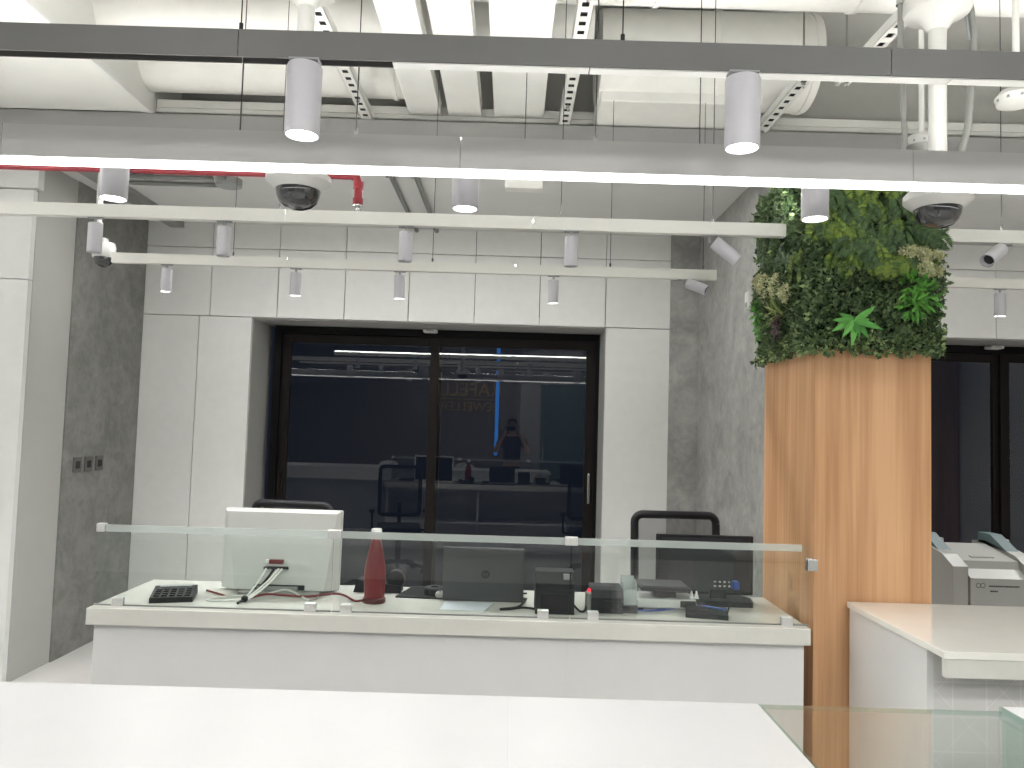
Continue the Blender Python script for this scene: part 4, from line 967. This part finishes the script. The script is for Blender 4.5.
b = MB(); b.box(1.178, 1.184, .95, 1.868, .955, .985, .001); b.build('glass_edge', M['gedge'], f2)
b = MB(); b.box(1.180, 1.188, .96, 1.860, .60, .955); b.build('side_glass', M['gedge'], f2)
b = MB(); b.box(1.19, 2.8, 1.852, 1.860, .60, .955); b.build('rear_glass', M['clear'], f2)
b = MB(); b.box(1.18, 2.8, .96, 1.865, 0, .60, .003); b.build('base_cabinet', M['lacq'], f2)

# ------------------------------------------------------------------ behind the camera (seen only in the dark window)
t = thing('wall_sign', 'gold shop name lettering on the fluted wall behind the camera, seen mirrored in the window', 'sign', (-1.0, -3.99, 2.2))
def text(body, x, z, size, parent):
    cu = bpy.data.curves.new('lettering', 'FONT'); cu.body = body; cu.size = size; cu.extrude = .012; cu.align_x = 'CENTER'
    o = bpy.data.objects.new('lettering', cu); C.objects.link(o); cu.materials.append(M['gold'])
    o.parent = parent; o.location = (x+1.0, .012, z-2.2); o.rotation_euler = (math.pi/2, 0, math.pi)
    bpy.context.view_layer.update(); me = bpy.data.meshes.new_from_object(o.evaluated_get(bpy.context.evaluated_depsgraph_get()))
    n = bpy.data.objects.new('lettering', me); C.objects.link(n); n.parent = parent; n.location = o.location; n.rotation_euler = o.rotation_euler
    bpy.data.objects.remove(o); return n
text('RAFELLE', -1.0, 2.30, .42, t); text('JEWELLERY', -1.05, 1.97, .28, t)
b = MB(); b.box(-1.75, -.3, -3.995, -3.985, 2.22, 2.235); b.build('underline', M['gold'], t)
t = thing('light_line', 'thin vertical blue light line on the wall behind the camera, mirrored in the window', 'light', (-.32, -3.98, 1.0))
b = MB(); b.box(-.36, -.27, -4.0, -3.975, 1.0, 3.4); b.build('channel', M['black'], t)
b = MB(); b.box(-.355, -.275, -3.975, -3.965, 1.01, 3.39); b.build('diffuser', M['blueled'], t)
b = MB(); b.box(.55, 1.75, -4.0, -3.95, 0, 2.7); d1 = struct(b.build('door_1', M['rear'])); 
b = MB(); b.box(.65, 1.65, -3.95, -3.94, .05, 2.6); b.build('door_glass', M['teal'], d1)
b = MB(); b.box(.70, .73, -3.94, -3.90, .9, 1.4); b.build('door_handle', M['chrome'], d1)
# white shell chairs
def shell_chair(x, y):
    t = thing('shell_chair', 'white shell chair on the customer side of the showcase, mirrored in the window', 'chair', (x, y, 0), 'white shell chairs in the window reflection')
    b = MB(); N = 12; g = []
    for i in range(9):
        row = []
        for j in range(N+1):
            s = -1+2*j/N; tt = i/8
            if tt < .5: yy, zz = .22-.44*tt*2, .62+.02*s*s
            else: yy, zz = -.22-.06*(tt-.5)*2, .62+.42*(tt-.5)*2
            ww = .22*(1-.25*max(0, tt-.7)/.3*1.0); row.append(b.bm.verts.new((s*ww, yy+.10*s*s*(1 if tt >= .5 else 0), zz+(.10*s*s*(.3 if tt < .5 else 0))-(.08*s**4 if tt > .9 else 0))))
        g.append(row)
    for i in range(8):
        for j in range(N): b.bm.faces.new((g[i][j], g[i][j+1], g[i+1][j+1], g[i+1][j]))
    o = b.build('shell', M['whitep'], t, smooth=True, local=True); sm = o.modifiers.new('thick', 'SOLIDIFY'); sm.thickness = .012
    for sx in (-1, 1):
        for sy in (-1, 1):
            b = MB(); b.tube([(sx*.12, sy*.12, .61), (sx*.21, sy*.21, .0)], .012, 8); b.build('leg', M['chrome'], t, local=True)
    return t
sc = shell_chair(-.72, .45); sc.rotation_euler.z = math.pi
sc['label'] = 'white shell chair at the showcase, right one of two mirrored in the window'
s2 = copy_tree(sc); s2.location = (-1.95, .45, 0); s2['label'] = 'white shell chair at the showcase, left one of two mirrored in the window'

# photographer
def skin_mesh(name, chains, m, parent, sub=2):
    """chains: list of (points, radii); each chain starts at an index of an existing vertex or new"""
    vs, es, rs = [], [], []
    for start, pts in chains:
        prev = start
        for (p, r) in pts:
            vs.append(p); rs.append(r); i = len(vs)-1
            if prev is not None: es.append((prev, i))
            prev = i
    me = bpy.data.meshes.new(name); me.from_pydata(vs, es, []); o = bpy.data.objects.new(name, me); C.objects.link(o)
    sk = o.modifiers.new('skin', 'SKIN'); sk.use_smooth_shade = True
    for i, r in enumerate(rs): me.skin_vertices[0].data[i].radius = (r, r) if not isinstance(r, tuple) else r
    me.skin_vertices[0].data[0].use_root = True
    o.modifiers.new('sub', 'SUBSURF').levels = sub; o.modifiers['sub'].render_levels = sub
    me.materials.append(m); o.parent = parent; return o
pr = thing('person', 'person in dark clothes photographing with raised phone, mirrored in the window', 'person', (.03, -.42, 0))
body = [(None, [((0, 0, .95), (.15, .10)), ((0, 0, 1.12), (.135, .095)), ((0, .005, 1.30), (.165, .11)), ((0, 0, 1.42), (.14, .085)), ((0, .01, 1.50), .058), ((0, .03, 1.56), .062), ((0, .035, 1.66), (.078, .095)), ((0, .03, 1.74), (.06, .07))])]
cnt = 8
for s in (-1, 1):
    body.append((3, [((s*.17, 0, 1.42), .062), ((s*.27, .07, 1.24), .05), ((s*.29, .13, 1.20), .044), ((s*.18, .27, 1.42), .036), ((s*.115, .325, 1.545), .026), ((s*.098, .345, 1.585), (.034, .02))])); base = cnt+5; cnt += 6
    for k, (dz, ln) in enumerate(((.022, .06), (.008, .066), (-.008, .062), (-.022, .05))):
        body.append((base, [((s*.088, .352, 1.592+dz), .009), ((s*.062, .356, 1.60+dz), .008), ((s*(.088-ln), .352, 1.603+dz), .007)])); cnt += 3
    body.append((base, [((s*.085, .335, 1.572), .010), ((s*.06, .328, 1.580), .009)])); cnt += 2
for s in (-1, 1):
    body.append((0, [((s*.10, 0, .86), .095), ((s*.11, .01, .52), .062), ((s*.11, -.02, .30), .055), ((s*.11, -.03, .09), .04), ((s*.12, .05, .04), .04), ((s*.125, .13, .03), .032)])); cnt += 6
skin_mesh('body', body, M['skin'], pr)
shirt = [(None, [((0, 0, .98), (.165, .115)), ((0, 0, 1.12), (.155, .115)), ((0, .005, 1.30), (.185, .13)), ((0, 0, 1.41), (.16, .10)), ((0, .005, 1.465), .075)])]
for s in (-1, 1): shirt.append((3, [((s*.17, 0, 1.42), .078), ((s*.25, .055, 1.28), .066)]))
skin_mesh('shirt', shirt, M['cloth'], pr)
tr = [(None, [((0, 0, 1.0), (.16, .115)), ((0, 0, .93), (.165, .12))])]
for s in (-1, 1): tr.append((1, [((s*.10, 0, .84), .105), ((s*.11, .01, .52), .078), ((s*.11, -.02, .30), .07), ((s*.11, -.03, .10), .062)]))
skin_mesh('trousers', tr, M['cloth'], pr)
b = MB(); bmesh.ops.create_uvsphere(b.bm, u_segments=24, v_segments=16, radius=1.0)
for v in list(b.bm.verts):
    v.co = Vector((v.co.x*.092, v.co.y*.112, v.co.z*.10))
bmesh.ops.delete(b.bm, geom=[v for v in b.bm.verts if v.co.z < -.02 and v.co.y > -.03 or (v.co.y > .06 and v.co.z < .045)], context='VERTS')
for v in b.bm.verts: v.co += Vector((0, .03, 1.715))
b.build('hair', M['hair'], pr, smooth=True, local=True)
b = MB(); b.box(-.012, .012, .115, .150, 1.635, 1.665, .008); b.build('nose', M['skin'], pr, local=True)
b = MB()
for s in (-1, 1): b.box(s*.085-.008, s*.085+.008, .015, .045, 1.635, 1.695, .006)
b.build('ears', M['skin'], pr, local=True)
ph = thing('phone', 'black phone held up by the person mirrored in the window', 'phone', (0, -.045, 1.575))
b = MB(); b.box(-.078, .078, -.052, -.043, 1.572, 1.648, .004); b.build('case', M['black'], ph)
b = MB(); b.box(-.074, .074, -.0535, -.052, 1.576, 1.644, .0005); b.build('screen', M['black2'], ph)
